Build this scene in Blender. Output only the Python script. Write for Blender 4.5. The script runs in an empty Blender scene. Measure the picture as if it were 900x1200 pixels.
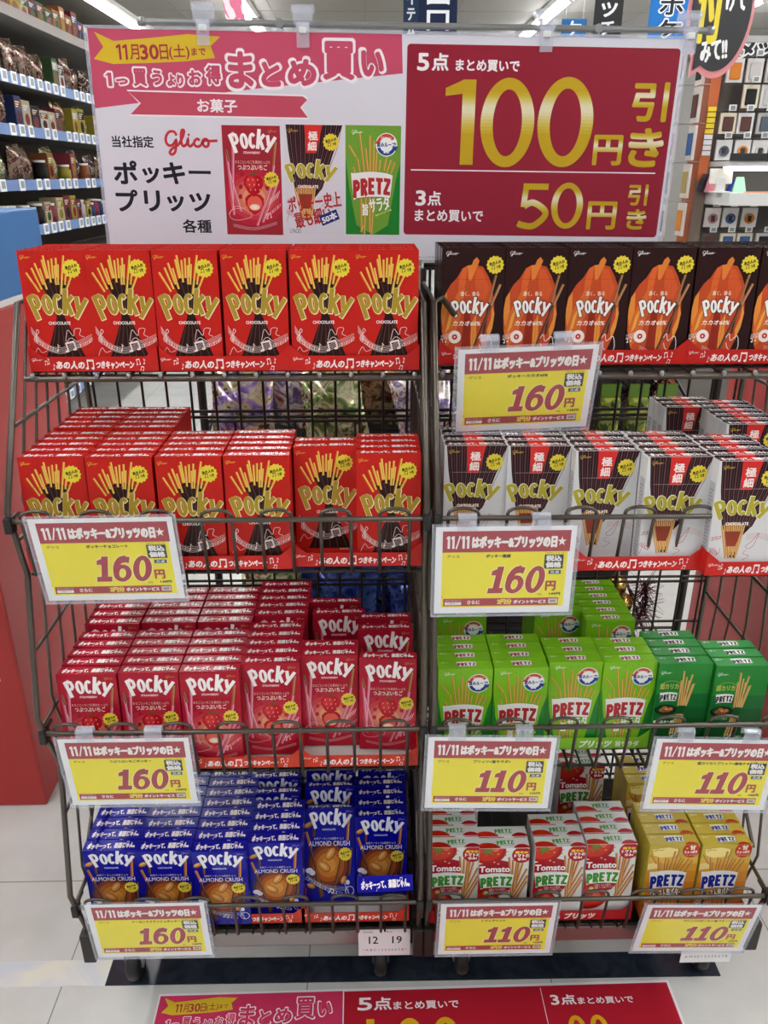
import bpy, bmesh, math, random
import numpy as np
from mathutils import Vector, Matrix
from mathutils.geometry import tessellate_polygon

random.seed(7)
scene = bpy.context.scene
COL = scene.collection
PI = math.pi
R = math.radians

# ------------------------------------------------------------------ camera, world, exposure
CAM_H = 1.37
FPX, CX, CY = 930.0, 450.0, 600.0
PITCH, YAW = R(23.0), R(1.2)
cam_data = bpy.data.cameras.new('camera')
cam_data.sensor_fit = 'VERTICAL'
cam_data.sensor_height = 36.0
cam_data.lens = FPX / 1200.0 * 36.0
cam_data.clip_start, cam_data.clip_end = 0.02, 60
cam = bpy.data.objects.new('camera', cam_data)
COL.objects.link(cam)
cam.location = (0, 0, CAM_H)
cam.rotation_euler = (PI / 2 - PITCH, 0, -YAW)
scene.camera = cam
CAM_R = cam.rotation_euler.to_matrix()

world = bpy.data.worlds.new('store_light')
scene.world = world
world.use_nodes = True
world.node_tree.nodes['Background'].inputs[0].default_value = (0.93, 0.96, 1.0, 1)
world.node_tree.nodes['Background'].inputs[1].default_value = 0.28
LAMP_POWER = 84.0

scene.view_settings.view_transform = 'Standard'
scene.view_settings.look = 'None'
scene.view_settings.gamma = 1.0
scene.view_settings.use_curve_mapping = False
scene.view_settings.exposure = -0.12


def ray(px, py):
    return CAM_R @ Vector(((px - CX) / FPX, (CY - py) / FPX, -1.0))


def at_y(px, py, Y):
    d = ray(px, py); t = Y / d.y
    return Vector((d.x * t, Y, CAM_H + d.z * t))


def at_z(px, py, Z):
    d = ray(px, py); t = (Z - CAM_H) / d.z
    return Vector((d.x * t, d.y * t, Z))


def at_x(px, py, X):
    d = ray(px, py); t = X / d.x
    return Vector((X, d.y * t, CAM_H + d.z * t))


# ------------------------------------------------------------------ materials
def lin(h):
    if isinstance(h, tuple):
        return h
    h = h.lstrip('#')
    out = []
    for i in (0, 2, 4):
        c = int(h[i:i + 2], 16) / 255.0
        out.append(c / 12.92 if c <= 0.04045 else ((c + 0.055) / 1.055) ** 2.4)
    return tuple(out)


MATS = {}


def mat(name, hexcol, rough=0.45, metal=0.0, spec=0.5, emit=0.0, coat=0.0):
    if name in MATS:
        return MATS[name]
    m = bpy.data.materials.new(name)
    m.use_nodes = True
    b = m.node_tree.nodes['Principled BSDF']
    c = lin(hexcol)
    b.inputs['Base Color'].default_value = (*c, 1)
    b.inputs['Roughness'].default_value = rough
    b.inputs['Metallic'].default_value = metal
    b.inputs['Specular IOR Level'].default_value = spec
    if coat:
        b.inputs['Coat Weight'].default_value = coat
        b.inputs['Coat Roughness'].default_value = 0.12
    if emit:
        b.inputs['Emission Color'].default_value = (*c, 1)
        b.inputs['Emission Strength'].default_value = emit
    MATS[name] = m
    return m


def ink(h, gloss=True):
    """a printed colour on glossy board"""
    return mat(('gloss ' if gloss else 'matt ') + h.lstrip('#'), h, 0.24 if gloss else 0.6, 0, 0.26 if gloss else 0.2)


def noise_mix(name, cols, scale=20, rough=0.3, metal=0.0, dist=1.0, spec=0.5, smooth=False):
    """procedural blotches of several colours (printed foil, tiles)"""
    if name in MATS:
        return MATS[name]
    m = mat(name, cols[0], rough, metal, spec)
    nt = m.node_tree
    tc = nt.nodes.new('ShaderNodeTexCoord')
    ns = nt.nodes.new('ShaderNodeTexNoise')
    ns.inputs['Scale'].default_value = scale
    ns.inputs['Distortion'].default_value = dist
    cr = nt.nodes.new('ShaderNodeValToRGB')
    cr.color_ramp.interpolation = 'CONSTANT' if len(cols) > 2 and not smooth else 'LINEAR'
    while len(cr.color_ramp.elements) < len(cols):
        cr.color_ramp.elements.new(0.5)
    for i, (e, c) in enumerate(zip(cr.color_ramp.elements, cols)):
        e.position = 0.30 + 0.36 * i / max(1, len(cols) - 1)
        e.color = (*lin(c), 1)
    nt.links.new(tc.outputs['Object'], ns.inputs['Vector'])
    nt.links.new(ns.outputs['Fac'], cr.inputs['Fac'])
    nt.links.new(cr.outputs['Color'], nt.nodes['Principled BSDF'].inputs['Base Color'])
    return m


WIRE = mat('bronze grey wire', '#5d564e', 0.38, 0.75)
WIRE_D = mat('dark wire', '#37332f', 0.42, 0.7)
STEEL = mat('base steel', '#8d8580', 0.28, 0.85)
BLACK = mat('black plastic', '#161616', 0.5)
GREYM = mat('grey metal', '#9a9a98', 0.35, 0.6)
PAPER = mat('white paper', '#f0eff0', 0.55, 0, 0.3)
WHITE_P = mat('white plastic', '#e6e6e2', 0.4)


def clear_mat(name, rough=0.08, alpha=0.22, tint='#ffffff'):
    if name in MATS:
        return MATS[name]
    m = mat(name, tint, rough)
    m.node_tree.nodes['Principled BSDF'].inputs['Alpha'].default_value = alpha
    return m


CLEAR = clear_mat('clear sleeve', 0.1, 0.07)
CLEAR_CLIP = clear_mat('clear clip plastic', 0.12, 0.3, '#dfe1ee')


# ------------------------------------------------------------------ mesh builder
class MB:
    def __init__(self):
        self.v, self.f, self.m, self.s = [], [], [], []

    def face(self, pts, m, smooth=False):
        b = len(self.v)
        self.v += [tuple(p) for p in pts]
        self.f.append(tuple(range(b, b + len(pts)))); self.m.append(m); self.s.append(smooth)

    def quads(self, rows, m, smooth=True, closed=False):
        """grid of points: list of rows"""
        b = len(self.v); n = len(rows[0])
        for r in rows:
            self.v += [tuple(p) for p in r]
        for i in range(len(rows) - 1):
            for j in range(n if closed else n - 1):
                k = (j + 1) % n
                self.f.append((b + i * n + j, b + i * n + k, b + (i + 1) * n + k, b + (i + 1) * n + j))
                self.m.append(m); self.s.append(smooth)

    def box(self, lo, hi, m, M=None, bev=0.0):
        x0, y0, z0 = lo; x1, y1, z1 = hi
        if bev <= 0:
            p = [(x0, y0, z0), (x1, y0, z0), (x1, y1, z0), (x0, y1, z0), (x0, y0, z1), (x1, y0, z1), (x1, y1, z1), (x0, y1, z1)]
            fs = [(0, 3, 2, 1), (4, 5, 6, 7), (0, 1, 5, 4), (1, 2, 6, 5), (2, 3, 7, 6), (3, 0, 4, 7)]
        else:
            bm = bmesh.new()
            bmesh.ops.create_cube(bm, size=1)
            for v in bm.verts:
                v.co = Vector(((x0 + x1) / 2 + v.co.x * (x1 - x0), (y0 + y1) / 2 + v.co.y * (y1 - y0), (z0 + z1) / 2 + v.co.z * (z1 - z0)))
            bmesh.ops.bevel(bm, geom=bm.edges[:], offset=bev, segments=2, affect='EDGES', profile=0.6)
            bm.verts.index_update()
            p = [tuple(v.co) for v in bm.verts]; fs = [tuple(v.index for v in f.verts) for f in bm.faces]
            bm.free()
        b = len(self.v)
        self.v += [tuple(M @ Vector(q)) for q in p] if M else p
        for f in fs:
            self.f.append(tuple(b + i for i in f)); self.m.append(m); self.s.append(False)
        return self

    def tube(self, pts, r, m, n=8, closed=False):
        pts = [Vector(p) for p in pts]
        k = len(pts)
        tang = []
        for i in range(k):
            a = pts[(i - 1) % k] if (i > 0 or closed) else pts[i]
            c = pts[(i + 1) % k] if (i < k - 1 or closed) else pts[i]
            t = (c - a)
            tang.append(t.normalized() if t.length > 1e-9 else Vector((0, 0, 1)))
        ref = Vector((0, 0, 1)) if abs(tang[0].z) < 0.9 else Vector((1, 0, 0))
        nrm = (ref - tang[0] * ref.dot(tang[0])).normalized()
        rows = []
        for i in range(k):
            nrm = (nrm - tang[i] * nrm.dot(tang[i])).normalized()
            bi = tang[i].cross(nrm)
            rows.append([pts[i] + (nrm * math.cos(2 * PI * j / n) + bi * math.sin(2 * PI * j / n)) * r for j in range(n)])
        if closed:
            rows.append(rows[0])
        self.quads(rows, m, True, True)
        if not closed:
            self.face(rows[0][::-1], m); self.face(rows[-1], m)
        return self

    def lathe(self, prof, M, m, n=20):
        rows = [[M @ Vector((r * math.cos(2 * PI * j / n), r * math.sin(2 * PI * j / n), z)) for j in range(n)] for r, z in prof]
        self.quads(rows, m, True, True)
        return self

    def art(self, a, M, eps=0.000008):
        lv = a.levels()
        for pts, m, layer, g in a.t:
            layer = lv[(layer, g)]
            i0 = len(self.v)
            for p in pts:
                self.v.append(tuple(M @ Vector((p[0] * 0.001, p[1] * 0.001, eps * (layer + 2)))))
            ar = sum(pts[i][0] * pts[(i + 1) % len(pts)][1] - pts[(i + 1) % len(pts)][0] * pts[i][1] for i in range(len(pts)))
            idx = list(range(i0, i0 + len(pts)))
            self.f.append(tuple(idx if ar > 0 else idx[::-1])); self.m.append(m); self.s.append(False)
        return self

    def mesh(self, name):
        me = bpy.data.meshes.new(name)
        me.from_pydata(self.v, [], self.f)
        slots = {}
        for m in self.m:
            if m.name not in slots:
                slots[m.name] = len(me.materials); me.materials.append(m)
        me.polygons.foreach_set('material_index', [slots[m.name] for m in self.m])
        me.polygons.foreach_set('use_smooth', self.s)
        me.update()
        return me

    def build(self, name, parent=None, loc=None):
        o = bpy.data.objects.new(name, self.mesh(name))
        COL.objects.link(o)
        if parent:
            o.parent = parent
        if loc is not None:
            o.location = loc
        return o


def empty(name, loc=(0, 0, 0), rot=(0, 0, 0)):
    o = bpy.data.objects.new(name, None)
    o.empty_display_size = 0.05
    COL.objects.link(o)
    o.location = loc; o.rotation_euler = rot
    return o


def tag(o, label=None, cat=None, group=None, kind=None):
    if label: o['label'] = label
    if cat: o['category'] = cat
    if group: o['group'] = group
    if kind: o['kind'] = kind
    return o


KIDS = {}


def copy_tree(o, kids):
    c = o.copy(); COL.objects.link(c)
    for k in kids:
        d = k.copy(); d.parent = c; COL.objects.link(d)
    return c


# ------------------------------------------------------------------ flat print (mm units)
_TXT = {}


def glyphs(s, res=2):
    key = (s, res)
    if key not in _TXT:
        c = bpy.data.curves.new('lettering', 'FONT')
        c.body = s; c.size = 1; c.resolution_u = res
        o = bpy.data.objects.new('lettering', c)
        COL.objects.link(o)
        bpy.context.view_layer.update()
        me = bpy.data.meshes.new_from_object(o.evaluated_get(bpy.context.evaluated_depsgraph_get()))
        vs = [(v.co.x, v.co.y) for v in me.vertices]
        fs = [tuple(p.vertices) for p in me.polygons]
        bpy.data.objects.remove(o); bpy.data.curves.remove(c); bpy.data.meshes.remove(me)
        _TXT[key] = (vs, fs)
    return _TXT[key]


class Art:
    """triangles / convex polygons of print: (points, material, layer)"""
    def __init__(self):
        self.t = []
        self.g = 0

    def nxt(self):
        self.g += 1
        return self.g

    def poly(self, pts, c, layer=0):
        pts = [tuple(p[:2]) for p in pts]
        m = c if not isinstance(c, str) else ink(c)
        g = self.nxt()
        if len(pts) <= 3:
            self.t.append((pts, m, layer, g)); return self
        for tri in tessellate_polygon([[Vector((p[0], p[1], 0)) for p in pts]]):
            self.t.append(([pts[i] for i in tri], m, layer, g))
        return self

    def rect(self, x0, y0, x1, y1, c, layer=0):
        m = c if not isinstance(c, str) else ink(c)
        self.t.append(([(x0, y0), (x1, y0), (x1, y1), (x0, y1)], m, layer, self.nxt())); return self

    def quad(self, pts, c, layer=0):
        m = c if not isinstance(c, str) else ink(c)
        self.t.append((list(pts), m, layer, self.nxt())); return self

    def ell(self, cx, cy, rx, ry, c, layer=0, n=28, rot=0):
        ca, sa = math.cos(rot), math.sin(rot)
        m = c if not isinstance(c, str) else ink(c)
        pts = [(cx + rx * math.cos(2 * PI * i / n) * ca - ry * math.sin(2 * PI * i / n) * sa,
                cy + rx * math.cos(2 * PI * i / n) * sa + ry * math.sin(2 * PI * i / n) * ca) for i in range(n)]
        self.t.append((pts, m, layer, self.nxt())); return self

    def ring(self, cx, cy, rx, ry, w, c, layer=0, a0=0, a1=360, n=36, wy=None):
        """ring whose stroke lies inside rx, ry"""
        wy = w if wy is None else wy
        m = c if not isinstance(c, str) else ink(c)
        k = max(3, int(n * abs(a1 - a0) / 360)); g = self.nxt()
        for i in range(k):
            q = []
            for ang, o in ((i, 1), (i + 1, 1), (i + 1, 0), (i, 0)):
                a = R(a0 + (a1 - a0) * ang / k)
                q.append((cx + (rx - (0 if o else w)) * math.cos(a), cy + (ry - (0 if o else wy)) * math.sin(a)))
            self.t.append((q, m, layer, g))
        return self

    def stroke(self, pts, w, c, layer=0, closed=False, taper=None):
        m = c if not isinstance(c, str) else ink(c)
        P = [Vector(p) for p in pts]; g = self.nxt()
        k = len(P); L, Rr = [], []
        for i in range(k):
            a = P[(i - 1) % k] if (i > 0 or closed) else None
            b = P[(i + 1) % k] if (i < k - 1 or closed) else None
            d0 = (P[i] - a).normalized() if a is not None and (P[i] - a).length else None
            d1 = (b - P[i]).normalized() if b is not None and (b - P[i]).length else None
            if d0 is None: d0 = d1
            if d1 is None: d1 = d0
            t = (d0 + d1)
            t = t.normalized() if t.length > 1e-6 else d0
            nv = Vector((-t.y, t.x))
            cs = max(0.45, nv.dot(Vector((-d0.y, d0.x))))
            hw = (w if taper is None else w + (taper - w) * i / (k - 1)) / 2 / cs
            L.append(P[i] + nv * hw); Rr.append(P[i] - nv * hw)
        for i in range(k if closed else k - 1):
            j = (i + 1) % k
            self.t.append(([tuple(Rr[i]), tuple(Rr[j]), tuple(L[j]), tuple(L[i])], m, layer, g))
        return self

    def curve(self, pts, w, c, layer=0, steps=6, closed=False):
        """Catmull-Rom stroke"""
        P = [Vector(p) for p in pts]; out = []
        k = len(P)
        for i in range(k if closed else k - 1):
            p0 = P[(i - 1) % k] if (i > 0 or closed) else P[i]
            p1, p2 = P[i], P[(i + 1) % k]
            p3 = P[(i + 2) % k] if (i + 2 < k or closed) else p2
            for s in range(steps):
                t = s / steps
                out.append(0.5 * ((2 * p1) + (p2 - p0) * t + (2 * p0 - 5 * p1 + 4 * p2 - p3) * t * t + (3 * p1 - p0 - 3 * p2 + p3) * t ** 3))
        if not closed: out.append(P[-1])
        return self.stroke(out, w, c, layer, closed)

    def text(self, s, x0, y0, x1, y1, c, layer=1, bold=0.0, shear=0.0, rot=0.0, res=2, keep=False, n=8):
        """lettering filling the box x0..x1, y0..y1; bold = extra stroke in mm"""
        vs, fs = glyphs(s, res)
        m = c if not isinstance(c, str) else ink(c)
        if not vs: return self
        ax0 = min(v[0] for v in vs); ax1 = max(v[0] for v in vs)
        ay0 = min(v[1] for v in vs); ay1 = max(v[1] for v in vs)
        sx = (x1 - x0 - 2 * bold) / max(1e-6, ax1 - ax0); sy = (y1 - y0 - 2 * bold) / max(1e-6, ay1 - ay0)
        if keep:
            sx = sy = min(sx, sy)
        cx, cy = (x0 + x1) / 2, (y0 + y1) / 2
        ca, sa = math.cos(rot), math.sin(rot)
        out = []
        for vx, vy in vs:
            px = (vx - (ax0 + ax1) / 2) * sx; py = (vy - (ay0 + ay1) / 2) * sy
            px += shear * py
            out.append((cx + px * ca - py * sa, cy + px * sa + py * ca))
        offs = [(0, 0)]
        if bold > 0:
            offs += [(bold * math.cos(2 * PI * i / n), bold * math.sin(2 * PI * i / n)) for i in range(n)]
        for dx, dy in offs:
            g = self.nxt()
            for f in fs:
                self.t.append(([(out[i][0] + dx, out[i][1] + dy) for i in f], m, layer, g))
        return self

    def lines(self, s, x0, y0, x1, y1, c, layer=1, **k):
        """several lines or vertical writing: one glyph row per item of s"""
        n = len(s); h = (y1 - y0) / n
        for i, q in enumerate(s):
            self.text(q, x0, y1 - (i + 1) * h + h * 0.06, x1, y1 - i * h - h * 0.06, c, layer, **k)
        return self

    def add(self, a, f, layer=0, recol=None):
        g0 = self.g
        for pts, m, l, g in a.t:
            self.t.append(([f(p) for p in pts], (recol or m), l + layer, g0 + g))
        self.g += a.g
        return self

    def place(self, a, x, y, sx, sy=None, rot=0, layer=0, recol=None):
        sy = sx if sy is None else sy
        ca, sa = math.cos(rot), math.sin(rot)
        return self.add(a, lambda p: (x + p[0] * sx * ca - p[1] * sy * sa, y + p[0] * sx * sa + p[1] * sy * ca), layer, recol)

    def outline(self, a, f, d, c, layer, n=10):
        """a's shapes fattened by d as one colour"""
        m = ink(c)
        for i in range(n):
            dx, dy = d * math.cos(2 * PI * i / n), d * math.sin(2 * PI * i / n)
            g0 = self.g
            for pts, _, l, g in a.t:
                self.t.append(([(f(p)[0] + dx, f(p)[1] + dy) for p in pts], m, layer, g0 + g))
            self.g += a.g
        return self

    def clip(self, x0, y0, x1, y1):
        out = []
        for pts, m, l, g in self.t:
            if all(x0 <= p[0] <= x1 and y0 <= p[1] <= y1 for p in pts):
                out.append((pts, m, l, g)); continue
            P = pts
            for ax, lim, sg in ((0, x0, 1), (0, x1, -1), (1, y0, 1), (1, y1, -1)):
                Q = []
                for i in range(len(P)):
                    a, b = P[i], P[(i + 1) % len(P)]
                    da, db = sg * (a[ax] - lim), sg * (b[ax] - lim)
                    if da >= 0: Q.append(a)
                    if (da >= 0) != (db >= 0):
                        t = da / (da - db)
                        Q.append((a[0] + (b[0] - a[0]) * t, a[1] + (b[1] - a[1]) * t))
                P = Q
                if len(P) < 3: break
            if len(P) >= 3: out.append((P, m, l, g))
        self.t = out
        return self

    def copy(self):
        b = Art(); b.t = list(self.t); b.g = self.g; return b

    def levels(self):
        """a print order in which overlapping inks never share a level"""
        G = {}
        for pts, m, l, g in self.t:
            xs = [p[0] for p in pts]; ys = [p[1] for p in pts]
            b = G.get((l, g))
            v = (min(xs), min(ys), max(xs), max(ys))
            G[(l, g)] = v if b is None else (min(b[0], v[0]), min(b[1], v[1]), max(b[2], v[2]), max(b[3], v[3]))
        keys = sorted(G)
        bb = np.array([G[k] for k in keys]); lev = np.zeros(len(keys), int)
        for i in range(1, len(keys)):
            x = bb[i]; h = (bb[:i, 0] < x[2]) & (bb[:i, 2] > x[0]) & (bb[:i, 1] < x[3]) & (bb[:i, 3] > x[1])
            if h.any(): lev[i] = lev[:i][h].max() + 1
        return dict(zip(keys, lev))


# ------------------------------------------------------------------ marks drawn by hand
def ones(a, s, x0, y0, x1, y1, c, layer, w):
    """bold 11/11 style figures with flagged ones"""
    n = sum(1.0 if ch == '/' else .8 for ch in s); u = (x1 - x0) / n; x = x0; H = y1 - y0
    for ch in s:
        if ch == '1':
            a.rect(x + u * .62 - w, y0, x + u * .62, y1, c, layer); a.poly([(x + u * .02, y1 - H * .12), (x + u * .62 - w, y1), (x + u * .62 - w, y1 - H * .2), (x + u * .02, y1 - H * .28)], c, layer); x += u * .8
        else:
            a.stroke([(x + u * .12, y0 - H * .02), (x + u * .78, y1 + H * .02)], w * .62, c, layer); x += u
    return a



def note2(c):
    """a beamed pair of quavers in a 1 x 1 box"""
    a = Art()
    a.stroke([(.24, .16), (.24, .95)], .11, c); a.stroke([(.88, .16), (.88, .95)], .11, c)
    a.stroke([(.19, .9), (.93, .9)], .18, c)
    a.ell(.15, .14, .17, .12, c, n=14); a.ell(.78, .14, .17, .12, c, n=14)
    return a


def note1(c):
    a = Art()
    a.stroke([(.4, .15), (.4, .98), (.72, .68)], .1, c); a.ell(.25, .14, .2, .13, c, n=12)
    return a


def star(c, n=5, r0=.4):
    pts = []
    for i in range(2 * n):
        q = 1 if i % 2 == 0 else r0
        an = PI / 2 + PI * i / n
        pts.append((q * math.cos(an), q * math.sin(an)))
    return Art().poly(pts, c)


def logo_letters(c):
    """the tall fan-set word, width about 100"""
    a = Art(); w = 8.2

    def put(b, cx, cy, rot):
        a.place(b, cx, cy, 1, 1, R(rot))
    p = Art(); p.stroke([(-5, -22), (-5, 21)], w, c)
    p.stroke([(-5, 18.5), (3, 18.5), (7.2, 15), (7.8, 9), (7.2, 3), (3, -1), (-5, -1)], 7.2, c)
    put(p, 12, 21, 19)
    o = Art(); o.ring(0, 0, 9.6, 17.5, 7.4, c, wy=6.5); put(o, 33.5, 25, 8)
    q = Art(); q.ring(0, 0, 9.4, 17.5, 7.4, c, wy=6.5, a0=42, a1=318); put(q, 53, 26, 0)
    k = Art(); k.stroke([(-5, -20), (-5, 24)], w, c); k.stroke([(-3, -2), (8, 13.5)], 7.6, c); k.stroke([(-2, 2), (8.5, -20)], 7.6, c)
    put(k, 71.8, 27.5, -7)
    y = Art(); y.stroke([(-9.5, 15), (-2, -7)], 7.8, c); y.stroke([(9, 16), (-4.5, -22)], 7.8, c); put(y, 94.2, 21.5, -15)
    return a


def put_logo(a, x0, y0, x1, y1, fill, edge=None, layer=5, d=1.0, shift=(0, 0)):
    sx, sy = (x1 - x0) / 104.0, (y1 - y0) / 54.0
    f = lambda p: (x0 + (p[0] + 1) * sx, y0 + (p[1] + 4) * sy)
    L = logo_letters(ink(fill))
    if edge:
        a.outline(L, lambda p: (f(p)[0] + shift[0], f(p)[1] + shift[1]), d, edge, layer, 8)
    a.add(L, f, layer + 1)


def pretz_letters(c):
    a = Art(); w = 6.9
    P = Art().stroke([(-4.2, -11), (-4.2, 11)], w, c).stroke([(-4.2, 8.6), (2, 8.6), (5, 6.5), (5, 2.2), (2, -.2), (-4.2, -.2)], 5.4, c)
    a.place(P, 11, 14, 1, 1.12)
    Q = Art().stroke([(-4.2, -11), (-4.2, 11)], w, c).stroke([(-4.2, 8.6), (2, 8.6), (5, 6.5), (5, 2.6), (2, .4), (-4.2, .4)], 5.4, c).stroke([(-.5, 0), (5.4, -11)], 6.2, c)
    a.place(Q, 28.5, 15.5, 1, 1.08)
    E = Art().stroke([(-4, -11), (-4, 11)], w, c).stroke([(-4, 8.8), (6, 8.8)], 4.4, c).stroke([(-4, 0), (4.8, 0)], 4.2, c).stroke([(-4, -8.8), (6.4, -8.8)], 4.4, c)
    a.place(E, 46, 16.6, 1, 1.06)
    T = Art().stroke([(-7.4, 8.6), (7.4, 8.6)], 4.8, c).stroke([(0, 9), (0, -11)], w, c)
    a.place(T, 64, 17.2, 1, 1.04)
    Z = Art().stroke([(-7, 8.8), (7.2, 8.8)], 4.6, c).stroke([(5, 8.8), (-5, -8.8)], 5.6, c).stroke([(-7.4, -8.8), (7.4, -8.8)], 4.6, c)
    a.place(Z, 81.5, 17.6, 1, 1.04)
    return a


def put_pretz(a, x0, y0, x1, y1, fill, panel='#f2f1ee', edge='#b3b0a8', shade=None, layer=5):
    """bold word on a slightly fanned white flag"""
    sx, sy = (x1 - x0) / 94.0, (y1 - y0) / 38.0

    def f(p):
        u = p[0] / 94.0
        return (x0 + p[0] * sx - (1 - p[1] / 38.0) * (0.5 - u) * -5 * sx, y0 + (p[1] + 4.5 * math.sin(PI * u) * .55) * sy)
    pan = [(0, 37)] + [(94 * i / 8, 35.5 + 1.2 * math.sin(PI * i / 8)) for i in range(1, 8)] + [(94, 34), (91, 3)] + [(94 * i / 8, 0.5 + 0.2 * i) for i in range(7, 0, -1)] + [(4, -2)]
    a.poly([(f(p)[0] + .35, f(p)[1] - .8) for p in pan], edge, layer)
    a.poly([f(p) for p in pan], panel, layer + 1)
    L = pretz_letters(ink(fill))
    if shade:
        a.add(L, lambda p: (f(p)[0] + .6, f(p)[1] - .6), layer + 2, ink(shade))
    a.add(L, f, layer + 3)


def script_mark(c, w=.075):
    """cursive maker's mark, about 2.2 x 1"""
    a = Art()
    a.curve([(.52, .78), (.42, .93), (.22, .92), (.08, .74), (.06, .52), (.17, .38), (.34, .42), (.48, .6), (.47, .4), (.4, .12), (.26, .02), (.18, .1), (.3, .26), (.58, .42)], w, c, 0, 5)
    a.curve([(.58, .42), (.76, .72), (.84, .96), (.76, 1.0), (.7, .8), (.7, .48), (.78, .36), (.92, .46)], w, c, 0, 5)
    a.curve([(.92, .46), (.98, .64), (.97, .44), (1.06, .36), (1.2, .48)], w, c, 0, 5)
    a.ell(1.02, .82, .05, .05, c, 0, 10)
    a.curve([(1.46, .6), (1.36, .66), (1.24, .56), (1.24, .42), (1.36, .35), (1.52, .42)], w, c, 0, 5)
    a.curve([(1.52, .42), (1.6, .6), (1.72, .66), (1.82, .56), (1.8, .4), (1.68, .35), (1.58, .46), (1.66, .6), (1.86, .58), (2.2, .6)], w, c, 0, 5)
    return a


def burst(a, cx, cy, r, layer=8):
    """yellow scalloped sticker print with tiny lettering"""
    pts = []
    for i in range(56):
        an = 2 * PI * i / 56
        q = r * (1 + .07 * math.cos(14 * an))
        pts.append((cx + q * math.cos(an), cy + q * math.sin(an)))
    a.poly(pts, '#e6cf3e', layer)
    a.text('あの人の', cx - r * .74, cy + r * .02, cx + r * .7, cy + r * .46, '#1d1a10', layer + 1, rot=R(14), bold=.26, n=4)
    a.place(note2(ink('#1d1a10')), cx - r * .42, cy - r * .56, r * .46, r * .5, R(10), layer + 1)
    a.text('つき', cx + r * .12, cy - r * .4, cx + r * .66, cy + r * .0, '#1d1a10', layer + 1, rot=R(14), bold=.26, n=4)


def staff(a, pts, c, layer=6, gap=1.7, n=4, w=.35):
    for i in range(n):
        a.curve([(p[0], p[1] + i * gap) for p in pts], w, c, layer, 5)


def stick(a, p, q, w, c, hi=None, layer=2):
    a.stroke([p, q], w, c, layer)
    if hi:
        d = (Vector(q) - Vector(p)).normalized(); n = Vector((-d.y, d.x)) * w * .2
        a.stroke([tuple(Vector(p) + n), tuple(Vector(q) + n)], w * .28, hi, layer + 1)


def doodle_keys(a, x0, y0, x1, y1, c, n=7, layer=7, sag=3):
    """a hand-drawn curved keyboard"""
    T = [(x0 + (x1 - x0) * i / n, y0 + (y1 - y0) * i / n - sag * math.sin(PI * i / n)) for i in range(n + 1)]
    a.stroke(T, .4, c, layer); a.stroke([(p[0] + 1, p[1] + 4.2) for p in T], .4, c, layer)
    for i, p in enumerate(T):
        a.stroke([p, (p[0] + 1, p[1] + 4.2)], .9 if i % 2 else .4, c, layer)
# ------------------------------------------------------------------ cartons
BW, BH, BD = 85.0, 152.0, 22.8        # tall two-bag cartons (mm)
PW, PH, PD = 79.5, 146.0, 22.8        # pretzel cartons
DOM = 'ポッキーって、楽器じゃん。'


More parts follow.
